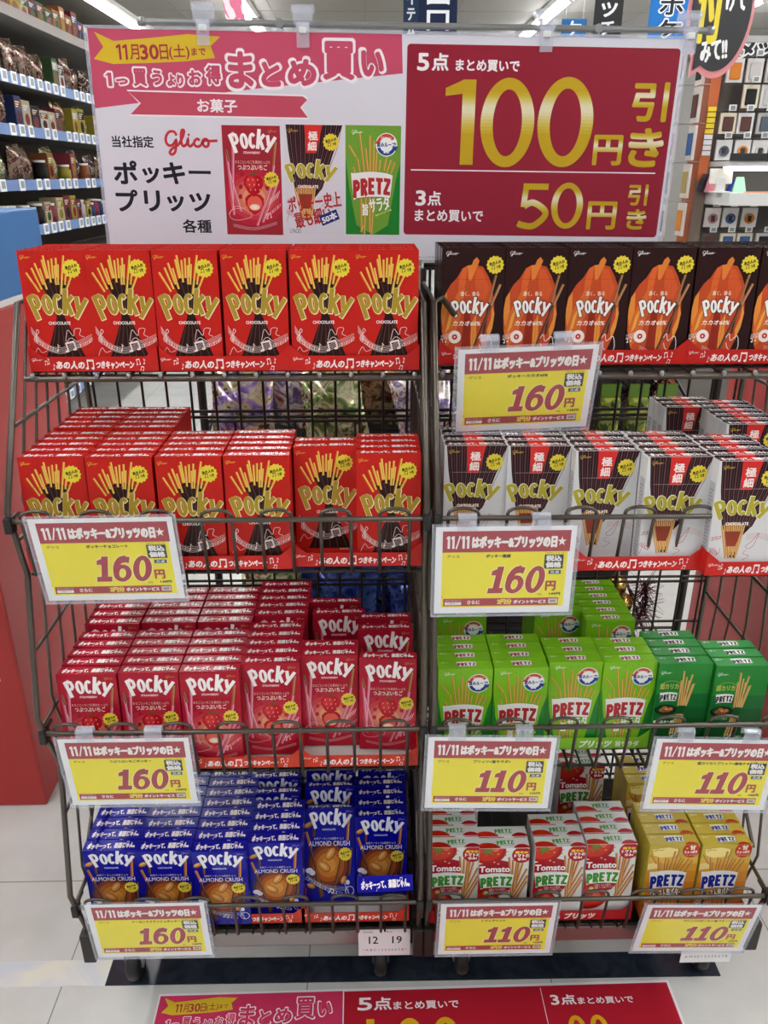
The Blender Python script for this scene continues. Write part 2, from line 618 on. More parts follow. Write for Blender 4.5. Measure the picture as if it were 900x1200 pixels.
def art_red():
    a = Art(); W, H = BW, BH
    gx = lambda x: (x - 40) / 615 * W
    gy = lambda y: H - (y - 105) / 6.9
    # chocolate fan
    a.poly([(gx(225), gy(400)), (gx(300), gy(345)), (gx(400), gy(345)), (gx(482), gy(375)), (gx(440), gy(520)), (gx(395), gy(640)), (gx(440), gy(760)), (gx(560), gy(1030)),
            (gx(590), gy(1100)), (gx(160), gy(1100)), (gx(200), gy(1020)), (gx(330), gy(700)), (gx(345), gy(620)), (gx(270), gy(480))], '#2c1512', 1)
    for x0, y0, x1, y1 in ((240, 430, 350, 620), (300, 380, 362, 600), (360, 370, 372, 600), (405, 400, 385, 600), (460, 400, 395, 610), (330, 720, 215, 1090), (352, 720, 290, 1090), (375, 720, 370, 1090), (400, 740, 450, 1090), (415, 740, 540, 1090)):
        a.stroke([(gx(x0), gy(y0)), (gx(x1), gy(y1))], .8, '#5e3b35', 2)
    for x0, y0, x1, y1 in ((105, 295, 202, 462), (160, 255, 228, 440), (195, 215, 250, 400), (235, 260, 276, 440), (265, 185, 290, 345), (280, 150, 304, 345), (322, 190, 323, 382), (356, 175, 348, 345),
                           (376, 235, 368, 400), (397, 170, 384, 335), (410, 225, 388, 400), (470, 150, 402, 485), (486, 250, 450, 400), (515, 335, 447, 462)):
        stick(a, (gx(x0), gy(y0)), (gx(x1), gy(y1)), 2.6, '#d9a636', '#f3d27a', 3)
    put_logo(a, gx(85), gy(718), gx(612), gy(446), '#a98d2e', '#efe3b0', 6, .8, (.45, -.5))
    a.text('CHOCOLATE', gx(250), gy(750), gx(457), gy(722), '#f4e9e4', 7, bold=.15)
    a.place(script_mark(ink('#d5a93a')), gx(62), gy(185), 6.2, 5.4, 0, 5)
    burst(a, gx(530), gy(262), 11.2)
    wht = '#f2dcd6'
    staff(a, [(gx(75), gy(820)), (gx(180), gy(960)), (gx(330), gy(1010)), (gx(480), gy(960)), (gx(645), gy(890))], wht, 6, 1.9, 5, .38)
    doodle_keys(a, gx(95), gy(900), gx(300), gy(1000), wht, 9, 7, 2)
    doodle_keys(a, gx(500), gy(960), gx(640), gy(900), wht, 6, 7, 1)
    a.curve([(gx(110), gy(905)), (gx(125), gy(800)), (gx(145), gy(815)), (gx(95), gy(870)), (gx(105), gy(895)), (gx(130), gy(870)), (gx(110), gy(845))], .7, wht, 8)
    a.place(note2(ink(wht)), gx(380), gy(1005), 17, 13, R(14), 9)
    a.place(note1(ink(wht)), gx(290), gy(990), 7, 9, 0, 9)
    a.curve([(gx(390), gy(900)), (gx(420), gy(800)), (gx(470), gy(850)), (gx(490), gy(790)), (gx(545), gy(790)), (gx(530), gy(840)), (gx(570), gy(860))], .6, wht, 8)
    a.curve([(gx(385), gy(925)), (gx(440), gy(870)), (gx(500), gy(905))], .6, wht, 8)
    a.curve([(gx(75), gy(1030)), (gx(115), gy(960)), (gx(150), gy(1000)), (gx(200), gy(985))], .5, wht, 8)
    a.text('CHOCOLATE BISCUIT STICKS'[:9], gx(470), gy(1118), gx(600), gy(1100), '#e9c9c2', 6)
    return a


def art_cacao():
    a = Art(); W, H = BW, BH
    gx = lambda x: (x - 108) / 590 * W
    gy = lambda y: H - (y - 55) / 6.55
    pod = [(105, 600), (125, 480), (190, 370), (250, 310), (300, 230), (345, 205), (385, 200), (400, 160), (430, 135), (455, 165), (440, 205), (490, 215), (540, 290), (580, 370), (605, 520), (615, 620), (600, 740),
           (560, 860), (520, 960), (480, 1040), (240, 1040), (160, 920), (115, 760)]
    a.poly([(gx(x), gy(y)) for x, y in pod], '#c04a24', 1)
    for pts, c in (([(345, 205), (385, 200), (400, 160), (430, 135), (455, 165), (440, 205), (385, 330), (360, 330)], '#dd7d35'), ([(300, 230), (345, 210), (330, 380), (270, 420), (270, 320)], '#d8632e'),
                   ([(420, 330), (430, 230), (480, 240), (560, 400), (520, 500), (450, 480)], '#d0582b'), ([(125, 480), (160, 430), (170, 600), (130, 740), (105, 620)], '#e08a38'),
                   ([(270, 420), (330, 390), (300, 620), (240, 820), (160, 920), (120, 770), (190, 560)], '#d56a30'), ([(185, 640), (230, 560), (190, 740), (150, 790)], '#eaa544'),
                   ([(400, 700), (440, 620), (450, 800), (420, 960), (390, 900)], '#e08e3c'), ([(590, 540), (615, 620), (600, 740), (560, 860), (550, 760), (585, 660)], '#e39440'), ([(330, 600), (390, 620), (400, 1000), (300, 1000)], '#8e2a1a')):
        a.poly([(gx(x), gy(y)) for x, y in pts], c, 2)
    for i in range(7):
        a.stroke([(gx(250 + i * 40), gy(360)), (gx(230 + i * 48), gy(700)), (gx(270 + i * 35), gy(1000))], .3, '#9c3a1e', 3)
    stick(a, (gx(615), gy(285)), (gx(560), gy(520)), 3.2, '#8c5e3f', '#b78a64', 4)
    stick(a, (gx(660), gy(365)), (gx(580), gy(545)), 3.4, '#9a6a47', '#c79b70', 5)
    stick(a, (gx(580), gy(545)), (gx(420), gy(940)), 3.6, '#4a2c22', '#80604e', 5)
    stick(a, (gx(560), gy(520)), (gx(520), gy(800)), 3.2, '#3c2019', '#6d4c3d', 4)
    put_logo(a, gx(205), gy(655), gx(535), gy(478), '#fbf4ee', '#4a1512', 7, 1.0)
    a.text('濃く、香る', gx(285), gy(465), gx(465), gy(425), '#f3d9c2', 7, bold=.1, n=4)
    a.text('カカオ60%', gx(222), gy(722), gx(488), gy(678), '#f6e4d4', 7, bold=.25, shear=.2, n=4)
    a.place(script_mark(ink('#f4efe8')), gx(145), gy(128), 7.6, 6.4, 0, 5)
    burst(a, gx(603), gy(200), 11.2)
    wht = '#f5eee8'
    a.ell(gx(243), gy(820), 8.6, 8.6, wht, 8); a.ell(gx(243), gy(820), 3.8, 3.8, '#c63a2a', 9, 16); a.ell(gx(243), gy(820), 1.2, 1.2, wht, 10, 10)
    staff(a, [(gx(50), gy(830)), (gx(120), gy(840)), (gx(190), gy(820))], wht, 7, 1.7, 4, .4)
    staff(a, [(gx(250), gy(950)), (gx(370), gy(1000)), (gx(480), gy(1010))], wht, 7, 2.2, 4, .4)
    a.place(note2(ink(wht)), gx(85), gy(885), 8, 6.5, R(8), 9); a.place(note1(ink(wht)), gx(150), gy(870), 5, 7, 0, 9)
    doodle_keys(a, gx(350), gy(1000), gx(480), gy(1035), wht, 6, 8, 0)
    a.curve([(gx(470), gy(835)), (gx(500), gy(800)), (gx(520), gy(860)), (gx(580), gy(820)), (gx(600), gy(920)), (gx(560), gy(960)), (gx(500), gy(930)), (gx(480), gy(880))], .8, wht, 9)
    a.curve([(gx(490), gy(1000)), (gx(540), gy(950)), (gx(610), gy(955))], 1.6, wht, 9)
    return a


def art_thin():
    a = Art(); W, H = BW, BH
    gx = lambda x: (x - 78) / 388 * W
    gy = lambda y: H - (y - 190) / 4.35
    a.poly([(gx(92), gy(190)), (gx(466), gy(190)), (gx(440), gy(250)), (gx(330), gy(560)), (gx(262), gy(640)), (gx(245), gy(760)), (gx(200), gy(760)), (gx(170), gy(620)), (gx(140), gy(560)), (gx(105), gy(340))], '#2e1519', 1)
    for i in range(22):
        u = i / 21
        a.stroke([(gx(100 + u * 362), gy(190)), (gx(112 + u * 315), gy(330)), (gx(150 + u * 170), gy(575))], .75, '#7d5a5c' if i % 2 else '#57363a', 2)
    for i in range(11):
        u = i / 10
        stick(a, (gx(142 + u * 135), gy(545 + 40 * abs(u - .5))), (gx(190 + u * 62), gy(765 - 20 * (i % 3))), 2.3, '#c88a45', '#ecc587', 3)
    a.poly([(gx(165), gy(600)), (gx(262), gy(600)), (gx(240), gy(690)), (gx(185), gy(690))], '#8d3a26', 4)
    a.poly([(gx(214), gy(190)), (gx(334), gy(190)), (gx(290), gy(356)), (gx(222), gy(356))], '#cf2f2a', 3)
    a.text('極', gx(238), gy(282), gx(302), gy(228), '#fbeee8', 5, bold=.35)
    a.text('細', gx(234), gy(342), gx(292), gy(288), '#fbeee8', 5, bold=.35)
    put_logo(a, gx(80), gy(535), gx(410), gy(400), '#b6a93c', '#f2edcf', 6, .7, (-.4, .3))
    a.text('CHOCOLATE', gx(162), gy(564), gx(300), gy(546), '#f7ece4', 7, bold=.25)
    a.place(script_mark(ink('#c9a53c')), gx(106), gy(240), 7, 5.6, 0, 5)
    burst(a, gx(388), gy(290), 11.2)
    rd = '#b83a3c'
    staff(a, [(gx(300), gy(650)), (gx(370), gy(640)), (gx(455), gy(665))], rd, 5, 2.2, 4, .3)
    a.curve([(gx(300), gy(690)), (gx(335), gy(660)), (gx(360), gy(625)), (gx(372), gy(612)), (gx(365), gy(640)), (gx(345), gy(690)), (gx(315), gy(705)), (gx(300), gy(690))], .6, rd, 6)
    a.curve([(gx(310), gy(715)), (gx(290), gy(735)), (gx(330), gy(750)), (gx(290), gy(775))], .5, rd, 6)
    doodle_keys(a, gx(80), gy(715), gx(130), gy(745), rd, 5, 6, 0)
    doodle_keys(a, gx(85), gy(655), gx(140), gy(645), rd, 5, 6, 0)
    a.curve([(gx(84), gy(770)), (gx(110), gy(700)), (gx(140), gy(740)), (gx(150), gy(700))], .5, rd, 6)
    return a


def strawberry(a, cx, cy, r, cut, layer):
    body = [(cx + r * x, cy + r * y) for x, y in ((0, -1.15), (.55, -.75), (.92, -.1), (.95, .4), (.6, .78), (0, .85), (-.6, .78), (-.95, .4), (-.92, -.1), (-.55, -.75))]
    a.poly(body, '#b3121f', layer)
    if cut:
        a.ell(cx, cy - .05 * r, .74 * r, .72 * r, '#e5604f', layer + 1); a.ell(cx, cy - .4 * r, .5 * r, .28 * r, '#f7dfc4', layer + 2); a.ell(cx, cy - .4 * r, .2 * r, .14 * r, '#fbf3e2', layer + 3)
    else:
        a.ell(cx - .25 * r, cy + .15 * r, .5 * r, .55 * r, '#cf2f34', layer + 1)
        for i in range(9):
            a.ell(cx + r * (-.5 + (i % 3) * .45 + .1 * (i // 3)), cy + r * (.4 - (i // 3) * .45), .05 * r, .08 * r, '#f0b09a', layer + 2, 8)
        for k in range(5):
            an = R(30 + 30 * k)
            a.poly([(cx - .12 * r, cy + .78 * r), (cx + .12 * r, cy + .78 * r), (cx + .75 * r * math.cos(an), cy + .72 * r + .45 * r * math.sin(an))], '#4d5a22', layer + 3)


def art_straw():
    a = Art(); W, H = BW, BH
    gx = lambda x: (x - 44) / 398 * W
    gy = lambda y: H - (y - 405) / 4.0
    for k, (rx, ry, c) in enumerate(((46, 40, '#b62336'), (38, 32, '#c23a45'), (31, 26, '#cc5850'), (24, 20, '#d87a60'), (17, 14, '#e39a74'))):
        a.ell(gx(245), gy(800), rx, ry, c, k)
    for p, q in (((70, 540), (100, 900)), ((118, 520), (92, 860)), ((82, 660), (150, 880)), ((410, 490), (390, 620)), ((372, 730), (260, 960)), ((420, 700), (300, 940)), ((392, 620), (370, 740))):
        col = ('#96623a', '#c89264') if p == (410, 490) else ('#cf6f88', '#efb1bd')
        stick(a, (gx(p[0]), gy(p[1])), (gx(q[0]), gy(q[1])), 3.6, *col, 6)
    stick(a, (gx(68), gy(535)), (gx(84), gy(600)), 3.6, '#7c4a34', '#a87450', 7)
    stick(a, (gx(118), gy(440)), (gx(114), gy(560)), 3.6, '#cf7f8c', '#efbbc5', 7)
    put_logo(a, gx(92), gy(560), gx(398), gy(428), '#fdf6f4', None, 9)
    a.text('STRAWBERRY', gx(185), gy(558), gx(302), gy(545), '#f7cfd2', 9, bold=.15, n=4)
    a.text('まるごといちごを果肉たっぷり', gx(125), gy(612), gx(365), gy(594), '#efc6b8', 9)
    a.text('つぶつぶいちご', gx(142), gy(646), gx(346), gy(616), '#fae6dc', 9, bold=.15, n=4)
    strawberry(a, gx(248), gy(830), 15, True, 6)
    strawberry(a, gx(246), gy(725), 15.5, False, 11)
    for x, y in ((155, 740), (168, 670), (340, 745), (150, 795)):
        a.ell(gx(x), gy(y), 3, 3.6, '#a11a2a', 7, 10)
    burst(a, gx(372), gy(698), 10.6, 15)
    pk = '#f4c4c8'
    a.curve([(gx(60), gy(895)), (gx(120), gy(850)), (gx(200), gy(880)), (gx(220), gy(910)), (gx(120), gy(930)), (gx(70), gy(910)), (gx(90), gy(870)), (gx(180), gy(860))], .6, pk, 14)
    doodle_keys(a, gx(320), gy(920), gx(425), gy(850), pk, 6, 14, 0)
    for i in range(6):
        a.stroke([(gx(350 + 12 * i), gy(840 - 8 * i)), (gx(366 + 12 * i), gy(800 - 8 * i))], .8, pk, 14)
    a.place(note2(ink(pk)), gx(330), gy(925), 9, 8, R(20), 14)
    staff(a, [(gx(90), gy(965)), (gx(240), gy(985)), (gx(400), gy(950))], pk, 14, 1.6, 3, .35)
    a.place(script_mark(ink('#c98a4a')), gx(360), gy(445), 6, 4.6, 0, 6)
    return a


def art_almond():
    a = Art(); W, H = BW, BH
    gx = lambda x: (x - 70) / 355 * W
    gy = lambda y: H - (y - 115) / 4.07
    for k, (rx, ry, c) in enumerate(((36, 38, '#3a1a3c'), (32, 33, '#7a3420'), (26, 27, '#a4541f'), (19, 20, '#c0742a'), (12, 12, '#d28f3a'))):
        a.ell(gx(240), gy(490), rx, ry, c, k)
    a.poly([(gx(70), gy(640)), (gx(140), gy(600)), (gx(250), gy(690)), (gx(425), gy(640)), (gx(425), gy(740)), (gx(70), gy(740))], '#0e0e8e', 6)
    for p, q, c in (((150, 150), (140, 300), 0), ((88, 270), (120, 380), 1), ((112, 360), (200, 690), 0), ((385, 160), (372, 330), 1), ((330, 440), (270, 690), 0), ((400, 380), (380, 560), 0), ((150, 520), (190, 700), 0)):
        col = ('#b0622c', '#dca05c') if c else ('#53301c', '#8a5a34')
        stick(a, (gx(p[0]), gy(p[1])), (gx(q[0]), gy(q[1])), 4.2, *col, 7)
    for cx, cy, rt in ((256, 418, 55), (212, 500, -38), (345, 590, 65), (105, 225, 30), (120, 625, -20)):
        s = 1 if cx in (256, 212) else .62
        a.ell(gx(cx), gy(cy), 12 * s, 6.8 * s, '#8a4c1c', 9, 20, R(rt)); a.ell(gx(cx) - .6, gy(cy) + .6, 10.6 * s, 5.6 * s, '#c98a42', 10, 20, R(rt)); a.ell(gx(cx) - 1.2, gy(cy) + 1.2, 7 * s, 2.4 * s, '#e2b06a', 11, 16, R(rt))
    put_logo(a, gx(112), gy(255), gx(388), gy(122), '#f4f2f8', None, 12)
    a.text('CHOCOLATE', gx(198), gy(262), gx(290), gy(250), '#d9d6ee', 13, bold=.12, n=4)
    a.text('食感アーモンド&濃厚チョコ', gx(140), gy(324), gx(345), gy(308), '#e0d6c8', 13)
    a.text('ALMOND CRUSH', gx(104), gy(364), gx(388), gy(332), '#e8e2ee', 13, bold=.1, n=4)
    burst(a, gx(356), gy(420), 10.6, 15)
    wht = '#efecf4'
    a.ell(gx(108), gy(525), 6, 4.6, wht, 14, 16); a.ell(gx(128), gy(540), 5, 4.2, wht, 14, 16)
    doodle_keys(a, gx(85), gy(580), gx(330), gy(690), wht, 13, 14, 3)
    staff(a, [(gx(90), gy(570)), (gx(200), gy(640)), (gx(380), gy(660))], wht, 13, 1.9, 4, .3)
    a.place(note2(ink(wht)), gx(236), gy(672), 9, 8, R(-12), 15)
    a.ring(gx(385), gy(660), 7.4, 7.4, .9, wht, 14); a.stroke([(gx(350), gy(610)), (gx(385), gy(690))], .8, wht, 15); a.ell(gx(372), gy(605), 3.4, 4, wht, 14, 12)
    a.place(script_mark(ink('#8f7fb8')), gx(362), gy(148), 5.6, 4.4, 0, 6)
    return a


def art_salad():
    a = Art(); W, H = PW, PH
    gx = lambda x: (x - 22) / 292 * W
    gy = lambda y: H - (y - 155) / 3.05
    a.poly([(0, 0), (W, 0), (W, gy(300)), (gx(290), gy(370)), (gx(250), gy(560)), (gx(170), gy(600)), (gx(80), gy(560)), (gx(40), gy(400)), (0, gy(270))], '#1f7a2c', 1)
    for p, q in (((96, 185), (122, 340)), ((40, 235), (78, 282)), ((84, 285), (98, 340)), ((150, 195), (152, 340)), ((128, 245), (140, 340)), ((172, 215), (168, 340)), ((186, 260), (182, 340)), ((62, 320), (72, 345)), ((240, 275), (225, 335)), ((262, 290), (240, 340)),
                 ((282, 300), (262, 345)), ((205, 290), (200, 335)), ((104, 440), (108, 580)), ((130, 440), (122, 600)), ((150, 430), (152, 590)), ((175, 430), (160, 600)), ((118, 560), (105, 590))):
        stick(a, (gx(p[0]), gy(p[1])), (gx(q[0]), gy(q[1])), 3.0, '#b98335', '#e3bd6e', 2)
    for x, y in ((70, 195), (180, 175), (210, 165), (300, 200), (290, 250), (60, 300), (140, 180), (305, 300)):
        a.ell(gx(x), gy(y), .9, .7, '#4c8a1c', 2, 8)
    cx, cy = gx(238), gy(230)
    a.ell(cx, cy, 15.4, 15.4, '#f4f4f0', 5); a.ring(cx, cy, 14.2, 14.2, 4.6, '#c7493c', 6, 35, 175); a.ring(cx, cy, 14.2, 14.2, 4.6, '#27408f', 6, 200, 345)
    a.poly([(cx - 17, cy + 1), (cx - 8, cy + 1), (cx - 12.5, cy + 6.5)], '#c7493c', 6); a.poly([(cx + 17, cy - 2), (cx + 8, cy - 2), (cx + 13, cy - 8)], '#27408f', 6)
    a.text('旨みループ!', cx - 13.5, cy - 3.4, cx + 14, cy + 3.4, '#27408f', 9, bold=.3, n=4)
    a.text('香味フレーバー', cx - 8, cy + 7.6, cx + 8, cy + 10.6, '#f4e6e0', 9); a.text('新味', cx - 4, cy - 11.4, cx + 4, cy - 8, '#f0f2f8', 9, bold=.15, n=4)
    put_pretz(a, gx(50), gy(452), gx(274), gy(342), '#b32a2c', '#f0eeea', '#8a2a28', '#5c1416', 10)
    a.text('旨', gx(112), gy(520), gx(144), gy(470), '#f6f6ee', 13, bold=.5); a.text('サラダ', gx(148), gy(502), gx(262), gy(440), '#f6f6ee', 13, bold=.5, rot=R(10))
    a.stroke([(gx(182), gy(520)), (gx(268), gy(494))], 2.4, '#c9d85a', 12); a.text('うまみの素材', gx(190), gy(513), gx(262), gy(500), '#2c5a1c', 14, rot=R(14))
    a.place(script_mark(ink('#e8f2d8')), gx(56), gy(192), 7.4, 6, 0, 5)
    return a


def art_chicken():
    a = Art(); W, H = PW, PH
    gx = lambda x: (x - 660) / 285 * W
    gy = lambda y: H - (y - 178) / 3.0
    for k, (y, c) in enumerate(((330, '#176a2c'), (400, '#125c26'), (460, '#0e4f20'))):
        a.rect(0, 0, W, gy(y), c, k)
    a.place(script_mark(ink('#e6efe0')), gx(672), gy(232), 7.4, 6, 0, 5)
    for i in range(13):
        an = R(20 + i * 140 / 12)
        a.ell(gx(735) + 15 * math.cos(an), gy(292) + 9.5 * math.sin(an), .6, .8, '#c8c860', 5, 8)
    a.text('超カリカリ', gx(676), gy(306), gx(798), gy(276), '#c9c258', 6, bold=.2, n=4)
    put_pretz(a, gx(680), gy(370), gx(775), gy(322), '#141414', '#f0f0ea', '#1c2a1c', None, 6)
    cx, cy = gx(722), gy(412)
    a.ell(cx, cy, 16.5, 9, '#141d14', 6); a.ell(cx, cy + .6, 13.6, 6.8, '#27351f', 7); a.stroke([(cx - 15, cy + 1), (cx - 20, cy + 3)], 2, '#141d14', 6); a.stroke([(cx + 15, cy + 1), (cx + 20, cy + 3)], 2, '#141d14', 6)
    for dx, dy, r, c in ((-6, -.5, 3.6, '#5f8a2c'), (-1.5, 3.4, 4, '#b4683a'), (3, -.5, 4.2, '#a2502e'), (7, 1.4, 3.6, '#c47a46'), (-3, -1.4, 3.6, '#8c4426'), (1, 1.4, 2.6, '#d89a62')):
        a.ell(cx + dx, cy + dy, r, r * .8, c, 8, 14)
    a.text('ハーブ香る', gx(700), gy(456), gx(760), gy(444), '#d6e2c4', 7); a.text('香味チキン味', gx(662), gy(496), gx(776), gy(466), '#eef2e2', 7, bold=.3, n=4)
    for p, q in (((834, 214), (838, 390)), ((826, 262), (826, 392)), ((880, 232), (850, 390)), ((852, 244), (846, 390)), ((866, 262), (858, 388)), ((895, 278), (868, 392)), ((888, 282), (862, 392))):
        stick(a, (gx(p[0] - 40), gy(p[1])), (gx(q[0] - 40), gy(q[1])), 2.7, '#c58f48', '#ecc98a', 6)
    a.quad([(gx(782), gy(432)), (gx(820), gy(428)), (gx(826), gy(396)), (gx(788), gy(394))], '#164a20', 9)
    for p, q in (((812, 436), (788, 540)), ((822, 434), (802, 540)), ((834, 434), (818, 540)), ((845, 436), (834, 540))):
        stick(a, (gx(p[0] - 28), gy(p[1])), (gx(q[0] - 28), gy(q[1])), 2.8, '#c58f48', '#ecc98a', 6)
    a.place(script_mark(ink('#e6efe0')), gx(760), gy(560), 12, 9, 0, 9)
    return a


def tomato_fruit(a, cx, cy, rx, ry, layer):
    a.ell(cx, cy, rx, ry, '#a3160f', layer, 32); a.ell(cx - rx * .08, cy + ry * .08, rx * .86, ry * .84, '#c02a18', layer + 1, 28); a.ell(cx + rx * .4, cy + ry * .3, rx * .22, ry * .3, '#d86a4c', layer + 2, 16)
    for k in range(6):
        an = R(60 * k + 15)
        a.poly([(cx - rx * .1 * math.sin(an), cy + ry * .06 + ry * .1 * math.cos(an)), (cx + rx * .1 * math.sin(an), cy + ry * .06 - ry * .1 * math.cos(an)), (cx + rx * .5 * math.cos(an), cy + ry * .06 + ry * .45 * math.sin(an))], '#5a7a24', layer + 3)


def art_tomato():
    a = Art(); W, H = PW, PH
    gx = lambda x: (x - 45) / 440 * W
    gy = lambda y: H - (y - 400) / 4.35
    a.poly([(0, gy(540)), (gx(120), gy(520)), (gx(230), gy(500)), (gx(320), gy(520)), (gx(330), gy(620)), (gx(350), gy(740)), (gx(300), gy(800)), (gx(220), gy(820)), (gx(120), gy(800)), (0, gy(790))], '#9c1220', 1)
    tomato_fruit(a, gx(120), gy(430), 29, 24, 2)
    tomato_fruit(a, gx(105), gy(880), 29, 22, 2)
    for p, q in (((308, 478), (350, 860)), ((345, 500), (345, 850)), ((378, 520), (360, 800)), ((430, 530), (370, 760)), ((470, 580), (335, 860)), ((480, 640), (350, 870)), ((478, 690), (375, 880)), ((400, 520), (355, 820))):
        stick(a, (gx(p[0]), gy(p[1])), (gx(q[0]), gy(q[1])), 3.6, '#a8662e', '#dda864', 5)
    for x, y, c in ((210, 450, '#cfa050'), (275, 460, '#2f8a3a'), (290, 430, '#d9857a'), (180, 520, '#e8b0a0'), (215, 535, '#e8b0a0')):
        a.ell(gx(x), gy(y), 1.8, 1.2, c, 6, 8)
    a.text('Tomato', gx(52), gy(608), gx(322), gy(554), '#fbf6f2', 9, bold=.55)
    put_pretz(a, gx(50), gy(752), gx(362), gy(620), '#3f8f2e', '#eef0e8', '#5f8a50', '#1c5420', 9)
    a.text('完熟トマトの旨み', gx(145), gy(770), gx(290), gy(748), '#f4dcd4', 9, rot=R(5)); a.text('濃厚ソース味のプリッツ', gx(152), gy(790), gx(310), gy(768), '#f4dcd4', 9, rot=R(5))
    a.ell(gx(120), gy(790), 5, 4.6, '#a98a3c', 9, 16); a.ell(gx(120), gy(790), 3, 2.8, '#d6c07a', 10, 14)
    cx, cy = gx(418), gy(460)
    a.ell(cx, cy, 15.8, 15.8, '#a5121e', 10)
    a.text('爽やか', cx - 11, cy + 2, cx + 10, cy + 8, '#f2d23a', 12, bold=.4, n=4); a.text('トマトの', cx - 12, cy - 5, cx + 12, cy + 2, '#fbf0ec', 12, bold=.35, n=4); a.text('甘み!', cx - 7, cy - 11, cx + 7, cy - 5.6, '#fbf0ec', 12, bold=.3, n=4)
    return a


def art_butter():
    a = Art(); W, H = PW, PH
    gx = lambda x: (x - 118) / 345 * W
    gy = lambda y: H - (y - 318) / 3.25
    for k, (y, c) in enumerate(((400, '#d9ab40'), (440, '#d69a34'), (490, '#d18a2c'), (560, '#cc7a26'), (650, '#c86a22'))):
        a.rect(0, 0, W, gy(y), c, k)
    a.poly([(gx(140), gy(345)), (gx(250), gy(335)), (gx(330), gy(350)), (gx(300), gy(395)), (gx(200), gy(400)), (gx(150), gy(385))], '#efd98a', 6); a.poly([(gx(118), gy(440)), (gx(180), gy(430)), (gx(190), gy(470)), (gx(118), gy(480))], '#ead28a', 6)
    for p, q in (((135, 380), (180, 440)), ((188, 400), (200, 490)), ((205, 430), (212, 490)), ((240, 400), (240, 490)), ((262, 410), (256, 490)), ((298, 360), (276, 490)), ((325, 345), (302, 485)), ((365, 410), (330, 485)), ((400, 410), (352, 490)), ((425, 420), (380, 500)), ((345, 400), (316, 488)), ((275, 640), (262, 720)), ((300, 640), (300, 720)), ((320, 640), (330, 720)), ((245, 640), (225, 720))):
        stick(a, (gx(p[0]), gy(p[1])), (gx(q[0]), gy(q[1])), 3.4, '#a5672a', '#dfae66', 7)
    put_pretz(a, gx(138), gy(610), gx(398), gy(488), '#1c2890', '#efeee8', '#3c4070', '#0e1450', 10)
    a.text('ロースト塩バター', gx(160), gy(672), gx(392), gy(598), '#1e1a14', 12, bold=1.5, rot=R(6)); a.text('ロースト塩バター', gx(164), gy(668), gx(388), gy(602), '#f4efe2', 13, bold=.45, rot=R(6))
    a.stroke([(gx(300), gy(662)), (gx(384), gy(642))], 2.2, '#201a12', 12)
    cx, cy = gx(405), gy(355)
    a.ell(cx, cy, 13.6, 14.4, '#b9311c', 14); a.text('甘', cx - 3, cy + 1, cx + 7, cy + 10, '#fbf2e6', 15, bold=.5); a.text('じょっぱさ', cx - 10, cy - 6, cx + 10, cy + 0, '#fbf2e6', 15, bold=.3, n=4); a.ell(cx - 7, cy + 4, 2, 1.4, '#f0c84a', 15, 10); a.text('バターのうまみ', cx - 9, cy - 11, cx + 9, cy - 8, '#f2d0b0', 15)
    a.place(script_mark(ink('#a0781e')), gx(148), gy(362), 8, 6.4, 0, 9)
    a.poly([(0, 0), (W, 0), (W, gy(690)), (gx(300), gy(720)), (0, gy(690))], '#b85420', 8); a.place(script_mark(ink('#f2d8c0')), gx(128), gy(712), 12, 9, 0, 9)
    return a


def top_words(W, D, bands=None):
    a = Art()
    if bands:
        for x0, x1, c in bands: a.rect(x0, 0.4, x1, D - .4, c, 0)
    a.text(DOM, W * .07, D * .2, W * .94, D * .74, '#fdf3f1', 2, bold=.55, n=6, rot=R(2))
    a.place(note1(ink('#f6e8e6')), W * .1, D * .62, 3, 5, 0, 2); a.place(note2(ink('#f6e8e6')), W * .76, D * .62, 5, 5, 0, 2); a.place(note1(ink('#f6e8e6')), W * .34, D * .05, 3, 5, 0, 2)
    return a


def top_pretz(W, D, fill, panel='#efefe8', extra=None):
    a = Art()
    if extra: extra(a)
    put_pretz(a, W * .34, D * .26, W * .72, D * .86, fill, panel, '#8c8c80', None, 4)
    a.place(script_mark(ink('#dfe8d0')), W * .06, D * .66, 5, 4, 0, 3)
    return a.clip(0, 0.2, W, D - .2)


def thin_bands():
    b = [(1.5, BW - 1.5, '#2e1519')]
    for i in range(16):
        x = 3 + i * 5.2
        b.append((x, x + .9, '#6d4a4e'))
    b.append((30, 56, '#cf2f2a'))
    return b


